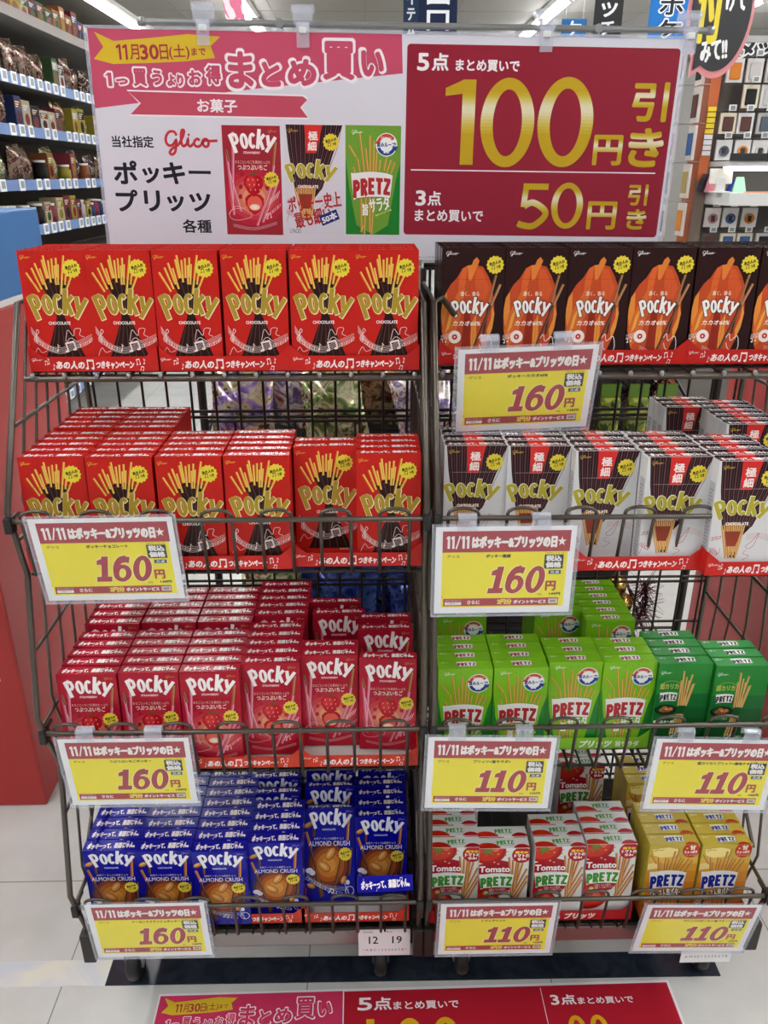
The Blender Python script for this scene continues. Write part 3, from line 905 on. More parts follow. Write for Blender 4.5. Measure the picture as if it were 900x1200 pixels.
KINDS = {
    'red': dict(name='chocolate_stick_box', W=BW, H=BH, D=BD, art=art_red, body='#bb2018', flap=40, top=lambda: top_words(BW, BD)),
    'cacao': dict(name='cacao_stick_box', W=BW, H=BH, D=BD, art=art_cacao, body='#2b1412', flap=41, top=lambda: top_words(BW, BD)),
    'thin': dict(name='thin_stick_box', W=BW, H=BH, D=BD, art=art_thin, body='#dcdada', flap=37, top=lambda: top_words(BW, BD, thin_bands())),
    'straw': dict(name='strawberry_stick_box', W=BW, H=BH, D=BD, art=art_straw, body='#a8172c', flap=0, top=lambda: top_words(BW, BD)),
    'almond': dict(name='almond_stick_box', W=BW, H=BH, D=BD, art=art_almond, body='#0e0e8e', flap=0, top=lambda: top_words(BW, BD)),
    'salad': dict(name='salad_pretzel_box', W=PW, H=PH, D=PD, art=art_salad, body='#7cb81f', flap=0, top=lambda: top_pretz(PW, PD, '#a52a2c')),
    'chicken': dict(name='chicken_pretzel_box', W=PW, H=PH, D=PD, art=art_chicken, body='#23812f', flap=0, top=lambda: top_pretz(PW, PD, '#161616')),
    'tomato': dict(name='tomato_pretzel_box', W=PW, H=PH, D=PD, art=art_tomato, body='#dcdcd8', flap=0,
                   top=lambda: top_pretz(PW, PD, '#3f8f2e', '#dcdcd8', lambda a: (a.ell(PW * .17, -3, 21, 15, '#b5220f', 0), a.ell(PW * .85, -7, 15.8, 15.8, '#a5121e', 0)))),
    'butter': dict(name='butter_pretzel_box', W=PW, H=PH, D=PD, art=art_butter, body='#bfa73e', flap=0,
                   top=lambda: top_pretz(PW, PD, '#1c2890', '#e9e4cc', lambda a: a.ell(PW * .83, -8, 13.6, 14.4, '#b9311c', 0))),
}
ARTS = {k: v['art']().clip(0.3, 0.3, v['W'] - 0.3, v['H'] - 0.3) for k, v in KINDS.items()}
PROTO = {}


def make_proto(k):
    """carton body with its printed front; its tuck-in lid (top panel and front tongue) is a part"""
    d = KINDS[k]; W, H, D = d['W'], d['H'], d['D']
    body = ink(d['body'])
    mb = MB()
    mb.box((-W / 2000, 0, 0), (W / 2000, D / 1000, (H - .5) / 1000), body, None, 0.0007)
    F = Matrix(((1, 0, 0, -W / 2000), (0, 0, -1, 0), (0, 1, 0, 0), (0, 0, 0, 1)))      # print plane: x right, y up, out towards -Y
    a = ARTS[k].copy()
    fl = d['flap']
    if fl:
        a.clip(0, 0, W, H - fl)
    else:
        a.clip(0, 0, W, H - .6)
    mb.art(a, F)
    if k == 'thin':
        s = Art(); s.rect(3, 8, D - 3, H - 30, '#b9b6b8', 0)
        for i in range(22): s.rect(5, 14 + i * 4.6, D - 6 - (i % 3) * 2, 15.4 + i * 4.6, '#8e8b90', 1)
        mb.art(s, Matrix(((0, 0, -1, -W / 2000), (-1, 0, 0, D / 1000), (0, 1, 0, 0), (0, 0, 0, 1))))
    root = mb.build(d['name'])
    ld = MB()
    ld.box((-W / 2000 + .0004, .0004, (H - .5) / 1000), (W / 2000 - .0004, D / 1000 - .0003, H / 1000), body)
    if fl:
        pts = []
        rr = 12
        for i in range(7):
            an = R(180 + 90 * i / 6); pts.append((rr + rr * math.cos(an), H - fl + rr + rr * math.sin(an)))
        for i in range(7):
            an = R(270 + 90 * i / 6); pts.append((W - rr + rr * math.cos(an), H - fl + rr + rr * math.sin(an)))
        pts += [(W - .3, H - .2), (.3, H - .2)]
        pts = [(min(max(p[0], .3), W - .3), p[1]) for p in pts]
        n = len(pts)
        fr = [F @ Vector((p[0] / 1000, p[1] / 1000, 0.0006)) for p in pts]; bk = [F @ Vector((p[0] / 1000, p[1] / 1000, 0)) for p in pts]
        ld.face(fr, body)
        for i in range(n - 2):
            ld.face([fr[i], bk[i], bk[i + 1], fr[i + 1]], body)
        b = ARTS[k].copy().clip(0.3, H - fl + .2, W - .3, H - .3)
        ld.art(b, F @ Matrix.Translation((0, 0, 0.0006)))
    ld.art(d['top'](), Matrix(((1, 0, 0, -W / 2000), (0, 1, 0, 0), (0, 0, 1, H / 1000), (0, 0, 0, 1))))
    lid = ld.build('tuck_lid', root)
    PROTO[k] = (root, [lid])
    return root


USED = set()


def place_box(k, x, y, z, lean, label, group, yaw=0.0):
    if k not in PROTO:
        make_proto(k)
    root, kids = PROTO[k]
    if k not in USED:
        USED.add(k); o = root
    else:
        o = copy_tree(root, kids)
    o.location = (x, y, z); o.rotation_euler = (-lean, 0, yaw)
    tag(o, label, 'snack box', group)
    return o
# ------------------------------------------------------------------ the setting
def make_floor():
    mb = MB(); m = mat('floor tile', '#d9d8d3', 0.16, 0, 0.5)
    nt = m.node_tree; b = nt.nodes['Principled BSDF']
    tc = nt.nodes.new('ShaderNodeTexCoord')
    br = nt.nodes.new('ShaderNodeTexBrick')
    br.offset = 0.0; br.inputs['Scale'].default_value = 1.0
    br.inputs['Brick Width'].default_value = 0.45; br.inputs['Row Height'].default_value = 0.45; br.inputs['Mortar Size'].default_value = 0.0012
    br.inputs['Color1'].default_value = (*lin('#dddcd7'), 1); br.inputs['Color2'].default_value = (*lin('#d3d2cc'), 1); br.inputs['Mortar'].default_value = (*lin('#8f8d86'), 1)
    mp = nt.nodes.new('ShaderNodeMapping'); mp.inputs['Location'].default_value = (0.12, 0.10, 0)
    ns = nt.nodes.new('ShaderNodeTexNoise'); ns.inputs['Scale'].default_value = 9; ns.inputs['Detail'].default_value = 6
    mx = nt.nodes.new('ShaderNodeMix'); mx.data_type = 'RGBA'; mx.blend_type = 'MULTIPLY'; mx.inputs[0].default_value = 0.35
    cr = nt.nodes.new('ShaderNodeValToRGB'); cr.color_ramp.elements[0].color = (.72, .72, .7, 1); cr.color_ramp.elements[0].position = .3; cr.color_ramp.elements[1].position = .6
    nt.links.new(tc.outputs['Object'], mp.inputs[0]); nt.links.new(mp.outputs[0], br.inputs['Vector']); nt.links.new(tc.outputs['Object'], ns.inputs['Vector'])
    nt.links.new(ns.outputs['Fac'], cr.inputs[0]); nt.links.new(br.outputs['Color'], mx.inputs[6]); nt.links.new(cr.outputs[0], mx.inputs[7]); nt.links.new(mx.outputs[2], b.inputs['Base Color'])
    mb.box((-7, -4, -0.05), (7, 14, 0), m)
    tag(mb.build('floor'), kind='structure')


def make_ceiling():
    mb = MB()
    m = mat('ceiling board', '#97948f', 0.8, 0, 0.1)
    mb.box((-7, -4, 3.0), (7, 14, 3.06), m)
    g = mat('ceiling joint', '#77766f', 0.8)
    for y in range(-3, 14, 1):
        mb.box((-7, y * 1.0, 2.997), (7, y + .008, 3.0), g)
    for x in range(-6, 7, 1):
        mb.box((x * 1.0, -4, 2.9975), (x + .006, 14, 3.0), g)
    tag(mb.build('ceiling'), kind='structure')
    mb = MB(); mb.box((-7, 14, 0), (7, 14.1, 3.0), mat('back wall paint', '#a9a6a0', 0.8))
    tag(mb.build('wall_back'), kind='structure')
    # dark glossy strip under the racks and the pale tape, mottled bluish and cream, that carries on beside it
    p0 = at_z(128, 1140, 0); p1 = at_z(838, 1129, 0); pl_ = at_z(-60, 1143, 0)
    for a_, b_, m_, nm in ((p0, p1, noise_mix('dark glossy strip', ['#1d232d', '#2c333d'], 30, 0.16), 'trim_1'), (pl_, p0, noise_mix('pale mottled tape', ['#d6dce6', '#efeadb'], 14, 0.1), 'trim_2')):
        mb = MB()
        d = (b_ - a_).normalized(); n = Vector((-d.y, d.x, 0)) * .026
        q = [a_ - n, b_ - n, b_ + n, a_ + n]
        top = [v + Vector((0, 0, .0015)) for v in q]
        mb.face(top, m_)
        for i in range(4):
            mb.face([q[i], q[(i + 1) % 4], top[(i + 1) % 4], top[i]], m_)
        tag(mb.build(nm), kind='structure')


TUBE = mat('lit tube', '#fbfdff', 0.5, 0, 0.2, LAMP_POWER)
FIX = mat('lamp housing', '#c9c9c6', 0.5)


def make_lamp(x, y, label):
    r = empty('ceiling_light', (x, y, 3.0))
    h = MB(); h.box((-.085, -.62, -.03), (.085, .62, 0), FIX, None, .006)
    for s in (-1, 1):
        h.face([(s * .085, -.62, -.03), (s * .085, .62, -.03), (s * .12, .62, -.012), (s * .12, -.62, -.012)], FIX)
    h.build('housing', r)
    t = MB(); t.tube([(0, -.58, -.058), (0, .58, -.058)], .022, TUBE, 10)
    t.build('light_tube', r)
    e = MB()
    for s in (-1, 1): e.box((-.02, s * .6 - .012, -.08), (.02, s * .6 + .012, -.03), WHITE_P)
    e.build('lamp_holder', r)
    tag(r, label, 'ceiling light', 'fluorescent ceiling lights in rows')


make_floor(); make_ceiling()
LAMP_X = [(-4.4, 'far left'), (-1.27, 'left'), (2.0, 'middle'), (3.9, 'right')]
ORD = ['first', 'second', 'third', 'fourth', 'fifth', 'sixth', 'seventh', 'eighth', 'ninth', 'tenth', 'eleventh', 'twelfth', 'thirteenth', 'fourteenth', 'fifteenth']
for x, nm in LAMP_X:
    for i in range(12):
        make_lamp(x, -3.0 + i * 1.4, 'slim fluorescent ceiling light, %s in the %s row' % (ORD[i], nm))

# ------------------------------------------------------------------ the two wire racks
Z_S = [CAM_H - .2437, CAM_H - .4875, CAM_H - .806, CAM_H - 1.119]      # deck heights
BARS = [None, (.935, CAM_H - .4065), (.912, CAM_H - .7206), (.900, CAM_H - 1.0427)]
DECK_F = [1.062, .953, .930, .914]
BACK_Y = 1.285
SIDE = [(1.076, .155), (.937, .395), (.958, .494), (.905, .69), (.914, .72), (.945, .80), (.893, 1.01), (.902, 1.043), (.922, 1.11), (.918, 1.165)]
SIDE = [(y, CAM_H - d) for y, d in SIDE]
RACK_W = .534


def rack(x0, label, casters):
    r = empty('wire_rack', (x0, 0, 0))
    W = RACK_W; rr = .0026
    for k in range(4):
        b = MB(); z = Z_S[k] - .0042; yf = DECK_F[k]
        n = 12
        for i in range(n + 1):
            x = .012 + (W - .024) * i / n
            b.tube([(x, yf, z), (x, BACK_Y, z)], .0018, WIRE_D, 6)
        for j in range(6):
            y = yf + .01 + (BACK_Y - yf - .02) * j / 5
            b.tube([(.004, y, z - .0035), (W - .004, y, z - .0035)], .0026, WIRE_D, 6)
        deck = b.build('shelf_basket', r)
        fb = MB()
        if k == 0:
            fb.tube([(0, yf - .004, z - .004), (W, yf - .004, z - .004)], .0042, WIRE)
            for i in range(n + 1):
                x = .012 + (W - .024) * i / n
                fb.lathe([(0, .0042), (.0022, .0034), (.0036, 0), (.0022, -.0034), (0, -.0042)], Matrix.Translation((x, yf - .008, z + .001)), GREYM, 10)
            fb.build('front_bar', deck)
        else:
            by, bz = BARS[k]
            fb.tube([(0, by + .03, bz), (0, by + .006, bz), (.006, by, bz), (W - .006, by, bz), (W, by + .006, bz), (W, by + .03, bz)], .0036, WIRE)
            fb.build('front_bar', deck)
            for i in range(7):
                xa = .014 + i * .0765; xb = xa + .039
                hp = MB()
                top = []
                for q in range(9):
                    an = PI - PI * q / 8
                    top.append(((xa + xb) / 2 + (xb - xa) / 2 * math.cos(an), by + .004, bz + .004 + .0085 * math.sin(an)))
                hp.tube([(xa, yf + .05, z), (xa, yf, z)] + top + [(xb, yf, z), (xb, yf + .05, z)], .0024, WIRE, 7)
                hp.build('front_hoop', deck)
    # sides: zigzag post, mesh wires and cross rods
    for s in (0, 1):
        x = W if s else 0.0
        sx = -1 if s else 1
        sd = MB()
        sd.tube([(x + sx * .03, 1.10, SIDE[0][1] - .02), (x + sx * .012, 1.085, SIDE[0][1] + .004), (x, SIDE[0][0], SIDE[0][1])] + [(x, y, z) for y, z in SIDE[1:]], .0042, WIRE)
        sd.tube([(x, BACK_Y, Z_S[0] + .11), (x, BACK_Y, .09)], .0046, WIRE)
        sd.build('side_post', r)
        ms = MB()
        nw = 7
        for i in range(1, nw):
            t = i / nw
            ms.tube([(x, y + (BACK_Y - y) * t, z) for y, z in SIDE], .0022, WIRE, 6)
        for zz in [SIDE[0][1], CAM_H - .30, CAM_H - .44, CAM_H - .60, CAM_H - .71, CAM_H - .88, CAM_H - 1.04, CAM_H - 1.16]:
            yy = SIDE[-1][0]
            for (ya, za), (yb, zb) in zip(SIDE, SIDE[1:]):
                if zb <= zz <= za:
                    yy = ya + (yb - ya) * (za - zz) / (za - zb)
            ms.tube([(x, yy, zz), (x, BACK_Y, zz)], .0030, WIRE, 7)
        ms.tube([(x, SIDE[5][0], SIDE[5][1]), (x, BACK_Y - .08, SIDE[5][1] - .20)], .003, WIRE, 7)
        ms.tube([(x, SIDE[5][0] + .02, SIDE[6][1]), (x, BACK_Y - .08, SIDE[5][1])], .003, WIRE, 7)
        ms.build('side_mesh', r)
        for k in (1, 2, 3):
            cl = MB(); by, bz = BARS[k]
            cl.box((x - .005, by - .006, bz - .016), (x + .005, by + .012, bz + .006), BLACK, None, .002)
            cl.build('joint_clip', r)
    bk = MB()
    for i in range(14):
        xx = .01 + (W - .02) * i / 13
        bk.tube([(xx, BACK_Y, Z_S[0] + .11), (xx, BACK_Y, .17)], .0022, WIRE_D, 6)
    for zz in [Z_S[0] + .11] + [q for z in Z_S for q in (z + .115, z + .125, z + .03)]:
        bk.tube([(0, BACK_Y + .004, zz), (W, BACK_Y + .004, zz)], .0028, WIRE_D, 6)
    bk.build('back_grid', r)
    br = MB()
    br.box((.004, .93, CAM_H - 1.172), (W - .004, .938, CAM_H - 1.140), STEEL, None, .002)
    br.box((.004, 1.27, CAM_H - 1.172), (W - .004, 1.278, CAM_H - 1.140), STEEL)
    br.box((.0, .93, CAM_H - 1.172), (.012, 1.278, CAM_H - 1.140), STEEL); br.box((W - .012, .93, CAM_H - 1.172), (W, 1.278, CAM_H - 1.140), STEEL)
    br.box((.012, .938, CAM_H - 1.142), (W - .012, 1.27, CAM_H - 1.136), WIRE_D)
    br.build('base_frame', r)
    for s in (0, 1):
        ft = MB(); x = W if s else 0.0
        ft.box((x - .009, .910, CAM_H - 1.178), (x + .011, .934, CAM_H - 1.118), WIRE_D, None, .002); ft.build('corner_bracket', r)
    for cx in casters:
        for cy in (1.02, 1.22):
            fk = MB(); zt = CAM_H - 1.172; FORK = mat('zinc fork', '#cfd0cf', .35, .35)
            fk.box((cx - .02, cy - .02, zt - .006), (cx + .02, cy + .02, zt), FORK)
            for q in (-1, 1):
                fk.face([(cx + q * .014, cy - .016, zt - .006), (cx + q * .014, cy + .016, zt - .006), (cx + q * .014, cy + .026, .03), (cx + q * .014, cy + .006, .026)], FORK)
                fk.face([(cx + q * .0155, cy - .016, zt - .006), (cx + q * .0155, cy + .006, .026), (cx + q * .0155, cy + .026, .03), (cx + q * .0155, cy + .016, zt - .006)], FORK)
            fork = fk.build('caster', r)
            wl = MB(); M = Matrix.Translation((cx, cy + .016, .034)) @ Matrix.Rotation(PI / 2, 4, 'Y')
            wl.lathe([(0, -.012), (.026, -.012), (.032, -.008), (.034, 0), (.032, .008), (.026, .012), (0, .012)], M, BLACK, 28)
            wl.lathe([(0, .0125), (.012, .0125), (.012, .0145), (0, .0145)], M, GREYM, 16)
            wl.lathe([(0, -.0145), (.012, -.0145), (.012, -.0125), (0, -.0125)], M, GREYM, 16)
            wl.build('wheel', fork)
    tag(r, label, 'display rack', 'wire basket racks')
    return r


L0 = at_y(15, 610, .935).x - .006
R0 = at_y(498, 1058, .900).x + .006
rack(L0, 'bronze wire basket rack filled with red, crimson and blue snack boxes', (.022, RACK_W - .06))
rack(R0, 'bronze wire basket rack filled with brown, white, green and yellow snack boxes', (.076, RACK_W - .012))

# ------------------------------------------------------------------ trays
T_IN = .0012


def tray_proto(style, W, D):
    """open-fronted card tray with a printed lip"""
    base, words, ear = style
    c = ink(base); mb = MB(); t = .0011
    h = .021; eh = .036
    mb.box((-W / 2, 0, 0), (W / 2, D, t), ink('#d8d4cf'))
    mb.box((-W / 2, 0, 0), (W / 2, t, h), c)
    mb.box((-W / 2, D - t, 0), (W / 2, D, .03), c)
    for s in (-1, 1):
        x0, x1 = (-W / 2, -W / 2 + t) if s < 0 else (W / 2 - t, W / 2)
        mb.box((x0, t, 0), (x1, D - t, .034), c)
        # front ears: triangles rising to the corner
        xe = s * W / 2
        f = [(xe, 0, h), (xe - s * .018, 0, h), (xe, 0, eh)]
        bk = [(p[0], t, p[2]) for p in f]
        mb.face(f if s < 0 else f[::-1], c); mb.face(bk[::-1] if s < 0 else bk, c)
        mb.face([f[1], bk[1], bk[2], f[2]], c)
    a = Art(); Wm = W * 1000
    words(a, Wm, h * 1000)
    F = Matrix(((1, 0, 0, -W / 2), (0, 0, -1, 0), (0, 1, 0, 0), (0, 0, 0, 1)))
    mb.art(a, F)
    return mb.mesh('display_tray')


def w_camp(a, W, h):
    c = ink('#fbeeea')
    a.text('あの人の', W * .2, h * .2, W * .42, h * .74, c, 1, bold=.5, shear=.15)
    a.place(note2(c), W * .425, h * .16, W * .07, h * .66, 0, 1)
    a.text('つきキャンペーン', W * .505, h * .22, W * .8, h * .72, c, 1, bold=.5, shear=.12)
    a.place(note2(c), W * .82, h * .42, W * .035, h * .4, .2, 1); a.place(note1(c), W * .87, h * .5, W * .03, h * .34, .1, 1); a.place(note2(c), W * .84, h * .1, W * .03, h * .3, -.2, 1)
    a.place(note1(c), W * .14, h * .5, W * .03, h * .38, .2, 1); a.place(note1(c), W * .17, h * .15, W * .03, h * .38, 0, 1); a.place(note2(c), W * .115, h * .45, W * .025, h * .3, .1, 1)
    a.place(script_mark(c), W * .02, h * .68, 6.5, 4.6, 0, 1)


def w_pretz(sub):
    def f(a, W, h):
        c = ink('#f4f6ea')
        a.text('プリッツ', W * .34, h * .16, W * .64, h * .82, c, 1, bold=.7, shear=.25)
        if sub == 'Tomato':
            a.text('Tomato', W * .08, h * .2, W * .3, h * .72, c, 1, bold=.35)
        else:
            a.text(sub, W * .68, h * .22, W * .9, h * .72, c, 1, bold=.3)
        a.place(script_mark(c), W * .03, h * .55, 8, 6, 0, 1) if sub != 'Tomato' else None
    return f


TRAYS = {'red': ('#c3241e', w_camp, 1), 'orange': ('#cf3a22', w_camp, 1), 'lime': ('#86bf2c', w_pretz('旨サラダ'), 0), 'dkgreen': ('#1d6a2c', w_pretz('香味チキン'), 0), 'tomato': ('#b51a20', w_pretz('Tomato'), 0), 'amber': ('#c0641f', w_pretz('塩バター'), 0)}
_TM = {}


def place_tray(style, x, y, z, W, D, label, group):
    key = (style, round(W, 3), round(D, 3))
    if key not in _TM:
        _TM[key] = tray_proto(TRAYS[style], W, D)
    o = bpy.data.objects.new('display_tray', _TM[key]); COL.objects.link(o)
    o.location = (x, y, z)
    tag(o, label, 'display tray', group)


# ------------------------------------------------------------------ boxes in their rows
NICE = {'red': 'red chocolate stick box', 'cacao': 'dark brown cacao stick box', 'thin': 'white thin stick box', 'straw': 'crimson strawberry stick box', 'almond': 'blue almond stick box',
        'salad': 'lime green pretzel box', 'chicken': 'dark green chicken pretzel box', 'tomato': 'white tomato pretzel box', 'butter': 'yellow butter pretzel box'}
GRP = {'red': 'red chocolate stick boxes', 'cacao': 'dark brown cacao stick boxes', 'thin': 'white thin stick boxes', 'straw': 'crimson strawberry stick boxes', 'almond': 'blue almond stick boxes',
       'salad': 'lime green pretzel boxes', 'chicken': 'dark green pretzel boxes', 'tomato': 'tomato pretzel boxes', 'butter': 'yellow butter pretzel boxes'}
DEPTH = ['frontmost', 'second from front', 'third from front', 'fourth from front', 'fifth from front', 'sixth from front', 'seventh from front', 'eighth from front', 'ninth from front', 'tenth from front', 'eleventh from front', 'twelfth from front']
SHELF = ['top shelf', 'second shelf', 'third shelf', 'bottom shelf']
COLN = ['first', 'second', 'third', 'fourth', 'fifth', 'sixth']
STEP = .0238
rng = random.Random(3)
COLPOS = {}


def column(kind, shelf, col, xl, xr, ytop, n, lean=5.0, yfix=None, start=0, group2=False, rise=.0, yaw=0.0):
    """n boxes one behind another; xl, xr, ytop: where the front box's top edge shows"""
    d = KINDS[kind]; H = d['H'] / 1000
    ln = R(lean)
    zb = Z_S[shelf] + T_IN + .0008 + rise + d['D'] / 1000 * math.sin(ln)
    zt = zb + H * math.cos(ln)
    xm = (xl + xr) / 2
    P = at_y(xm, ytop, yfix) if yfix else at_z(xm, ytop, zt)
    y0 = P.y - H * math.sin(ln)
    x = P.x
    # a column shares its x with the one before it in the tray when they would touch
    for i in range(n):
        ji = rng.uniform(-.0002, .0002)
        place_box(kind, x + ji, y0 + i * STEP / math.cos(ln), zb, ln, '%s, %s column of the %s, %s' % (NICE[kind], COLN[col], SHELF[shelf], DEPTH[start + i]), GRP[kind], yaw + rng.uniform(-.0015, .0015))
    if not group2:
        COLPOS[(shelf, kind, col)] = (x, y0)
    return x, y0


# left rack
for c, (a_, b_) in enumerate(((18.8, 96), (96, 174.5), (174.8, 254), (254.5, 336.7), (337.5, 414.5), (415, 490))):
    column('red', 0, c, a_, b_, 290, 5, 4, yfix=1.076)
for c, (a_, b_, y, n) in enumerate(((18.8, 98.3, 535.7, 5), (98.8, 177, 535.7, 5), (180, 259, 535, 5), (260, 339, 533.7, 5), (343.9, 417.6, 523, 2), (418.5, 492.7, 531.6, 4))):
    column('red', 1, c, a_, b_, y, n)
    if c < 2:
        x, y0 = COLPOS[(1, 'red', c)]
        for i in range(5):
            place_box('red', x + rng.uniform(-.0003, .0003), y0 + .1285 + i * STEP / math.cos(R(5)), Z_S[1] + .004, R(5), '%s, %s column of the second shelf, %s' % (NICE['red'], COLN[c], DEPTH[5 + i]), GRP['red'])
for c, (a_, b_, y, n) in enumerate(((63.6, 136.7, 790, 5), (136.8, 208.6, 788, 5), (208.8, 280, 787, 5), (281, 351, 777, 5), (352, 418.6, 768, 2), (420.6, 487, 772, 1))):
    column('straw', 2, c, a_, b_, y, n, 6, yaw=-.05 if c == 5 else 0)
    if c < 4:
        x, y0 = COLPOS[(2, 'straw', c)]
        for i in range(5):
            place_box('straw', x + .0012 * c + rng.uniform(-.0003, .0003), y0 + .1305 + i * STEP / math.cos(R(5)), Z_S[2] + .0095, R(5), '%s, %s column of the third shelf, %s' % (NICE['straw'], COLN[c], DEPTH[5 + i]), GRP['straw'])
column('straw', 2, 4, 369, 425, 719, 1, 9, start=2, group2=True); column('straw', 2, 4, 364, 420, 706, 1, 10, start=3, group2=True)
column('straw', 2, 5, 421, 482, 737, 1, 10, start=1, group2=True); column('straw', 2, 5, 421, 480, 724, 1, 10, start=2, group2=True)
for c, (a_, b_, y, n, ln) in enumerate(((95.8, 159.7, 997, 10, 1.5), (160.6, 222, 997, 10, 1.5), (222.8, 289, 998, 10, 1.5), (289.7, 353, 988, 4, 1.5))):
    column('almond', 3, c, a_, b_, y, n, ln)
column('almond', 3, 3, 293, 352, 930, 1, 13, start=4, group2=True); column('almond', 3, 3, 294, 352, 912, 5, 5, start=5, group2=True)
column('almond', 3, 4, 355.8, 416, 947, 1, 27)
column('almond', 3, 4, 358, 415, 922, 1, 16, start=1, group2=True); column('almond', 3, 4, 360, 415, 902, 1, 14, start=2, group2=True); column('almond', 3, 4, 361, 415, 888, 3, 5, start=3, group2=True)
column('almond', 3, 5, 417, 476, 957, 4, 9, start=1)
column('almond', 3, 5, 420, 476, 905, 1, 12, start=5, group2=True); column('almond', 3, 5, 420, 474, 891, 3, 5, start=6, group2=True)
# the box that has tipped forward onto the bar
tp = ray(449, 1040); tp = Vector((0, 0, CAM_H)) + tp * (1.205)
make_proto('almond') if 'almond' not in PROTO else None
fall = R(42)
axis = Vector((0, -math.sin(fall), math.cos(fall)))
base = tp - axis * (BH / 1000)
place_box('almond', base.x, base.y - .008, base.z, -fall, 'blue almond stick box tipped forward onto the front bar of the bottom shelf', GRP['almond'], .03)

# right rack
for c, (a_, b_) in enumerate(((518.7, 592.5), (593.5, 667.5), (668.2, 742), (742.8, 817), (818.5, 893), (894, 968))):
    column('cacao', 0, c, a_, b_, 293, 5, 4, yfix=1.105)
for c, (a_, b_, y, n) in enumerate(((521.5, 595, 521.8, 4), (596, 669.7, 522.5, 4), (675, 751, 528, 4), (760, 836, 535, 5), (844, 921, 540, 5))):
    column('thin', 1, c, a_, b_, y, n)
column('thin', 1, 3, 776, 845, 477, 3, 4, start=5, group2=True); column('thin', 1, 4, 850, 922, 497, 6, 4, start=5, group2=True); COLPOS[(1, 'thin', 5)] = (COLPOS[(1, 'thin', 4)][0] + .057, COLPOS[(1, 'thin', 4)][1])
for c, (k, a_, b_, y, n) in enumerate((('salad', 513.7, 578.5, 783.7, 4), ('salad', 579.5, 643.7, 782.5, 4), ('salad', 644.5, 707, 776, 3), ('salad', 708.5, 771, 776, 3), ('chicken', 772.5, 838, 778, 4), ('chicken', 839, 905, 780, 3))):
    column(k, 2, c, a_, b_, y, n, 3)
column('salad', 2, 0, 513, 570, 722, 3, 4, start=4, group2=True); column('salad', 2, 1, 626, 685, 716, 4, 4, start=4, group2=True); column('salad', 2, 3, 687, 745, 727, 6, 4, start=3, group2=True)
for c, (k, a_, b_, y, n) in enumerate((('tomato', 505, 562.5, 993, 4), ('tomato', 563.5, 620, 994, 2), ('tomato', 627.6, 687.5, 992, 3), ('tomato', 688.5, 748, 989, 4), ('butter', 762, 821.5, 990, 4), ('butter', 822.5, 884, 990, 4))):
    column(k, 3, c, a_, b_, y, n, 3)
column('tomato', 3, 2, 655, 712, 897, 3, 4, start=4, group2=True); column('butter', 3, 4, 733, 792, 917, 3, 4, start=4, group2=True)
column('tomato', 3, 0, 507, 560, 935, 2, 4, start=5, group2=True)


def trays(shelf, kinds, pairs, styles, side, W, D=.128, yset=None):
    for i, (c0, c1) in enumerate(pairs):
        x0, y0 = COLPOS[(shelf, kinds[c0], c0)]; x1, y1 = COLPOS[(shelf, kinds[c1], c1)]
        y = min(y0, y1) - .0032 if yset is None else yset[i]
        place_tray(styles[i], (x0 + x1) / 2, y, Z_S[shelf], x1 - x0 + KINDS[kinds[c0]]['W'] / 1000 + .0034, D, '%s card tray, %s and %s columns, %s, %s rack' % ({'red': 'red', 'orange': 'orange red', 'lime': 'lime green', 'dkgreen': 'dark green', 'tomato': 'tomato red', 'amber': 'amber'}[styles[i]], COLN[c0], COLN[c1], SHELF[shelf], side), 'printed card display trays')


P3 = ((0, 1), (2, 3), (4, 5))
WT = .1775
trays(0, ['red'] * 6, P3, ['red'] * 3, 'red box', WT)
trays(1, ['red'] * 6, P3, ['red'] * 3, 'red box', WT)
yb = COLPOS[(2, 'straw', 0)][1] - .0032
trays(2, ['straw'] * 6, P3, ['orange'] * 3, 'red box', WT, .128, (yb, yb, yb))
yb = COLPOS[(3, 'almond', 0)][1] - .0032
trays(3, ['almond'] * 6, P3, ['orange'] * 3, 'red box', WT, .25, (yb, yb, yb))
trays(0, ['cacao'] * 6, P3, ['red'] * 3, 'pretzel', WT)
trays(1, ['thin'] * 6, P3, ['red'] * 3, 'pretzel', WT)
trays(2, ['salad'] * 4 + ['chicken'] * 2, P3, ['lime', 'lime', 'dkgreen'], 'pretzel', .166)
trays(3, ['tomato'] * 4 + ['butter'] * 2, P3, ['tomato', 'tomato', 'amber'], 'pretzel', .166)
# ------------------------------------------------------------------ price cards
def slab_digits(s, c):
    """heavy slab numerals in a box 100 high; returns art and width"""
    a = Art(); x = 0
    for ch in s:
        g = Art()
        if ch == '1':
            g.rect(20, 0, 48, 100, c); g.rect(0, 0, 66, 20, c); g.poly([(0, 68), (22, 68), (48, 100), (30, 100), (22, 92), (0, 84)], c); w = 68
        elif ch == '0':
            g.ring(41, 50, 41, 51, 27, c, wy=17, n=44); w = 84
        elif ch == '6':
            g.ring(41, 33, 40, 34, 25, c, wy=15, n=40)
            g.curve([(14, 36), (15, 62), (30, 84), (56, 90)], 27, c, 0, 6); g.poly([(44, 100), (72, 96), (68, 72), (48, 78)], c); w = 84
        a.place(g, x, 0, 1, 1); x += w + 3
    return a, x - 3


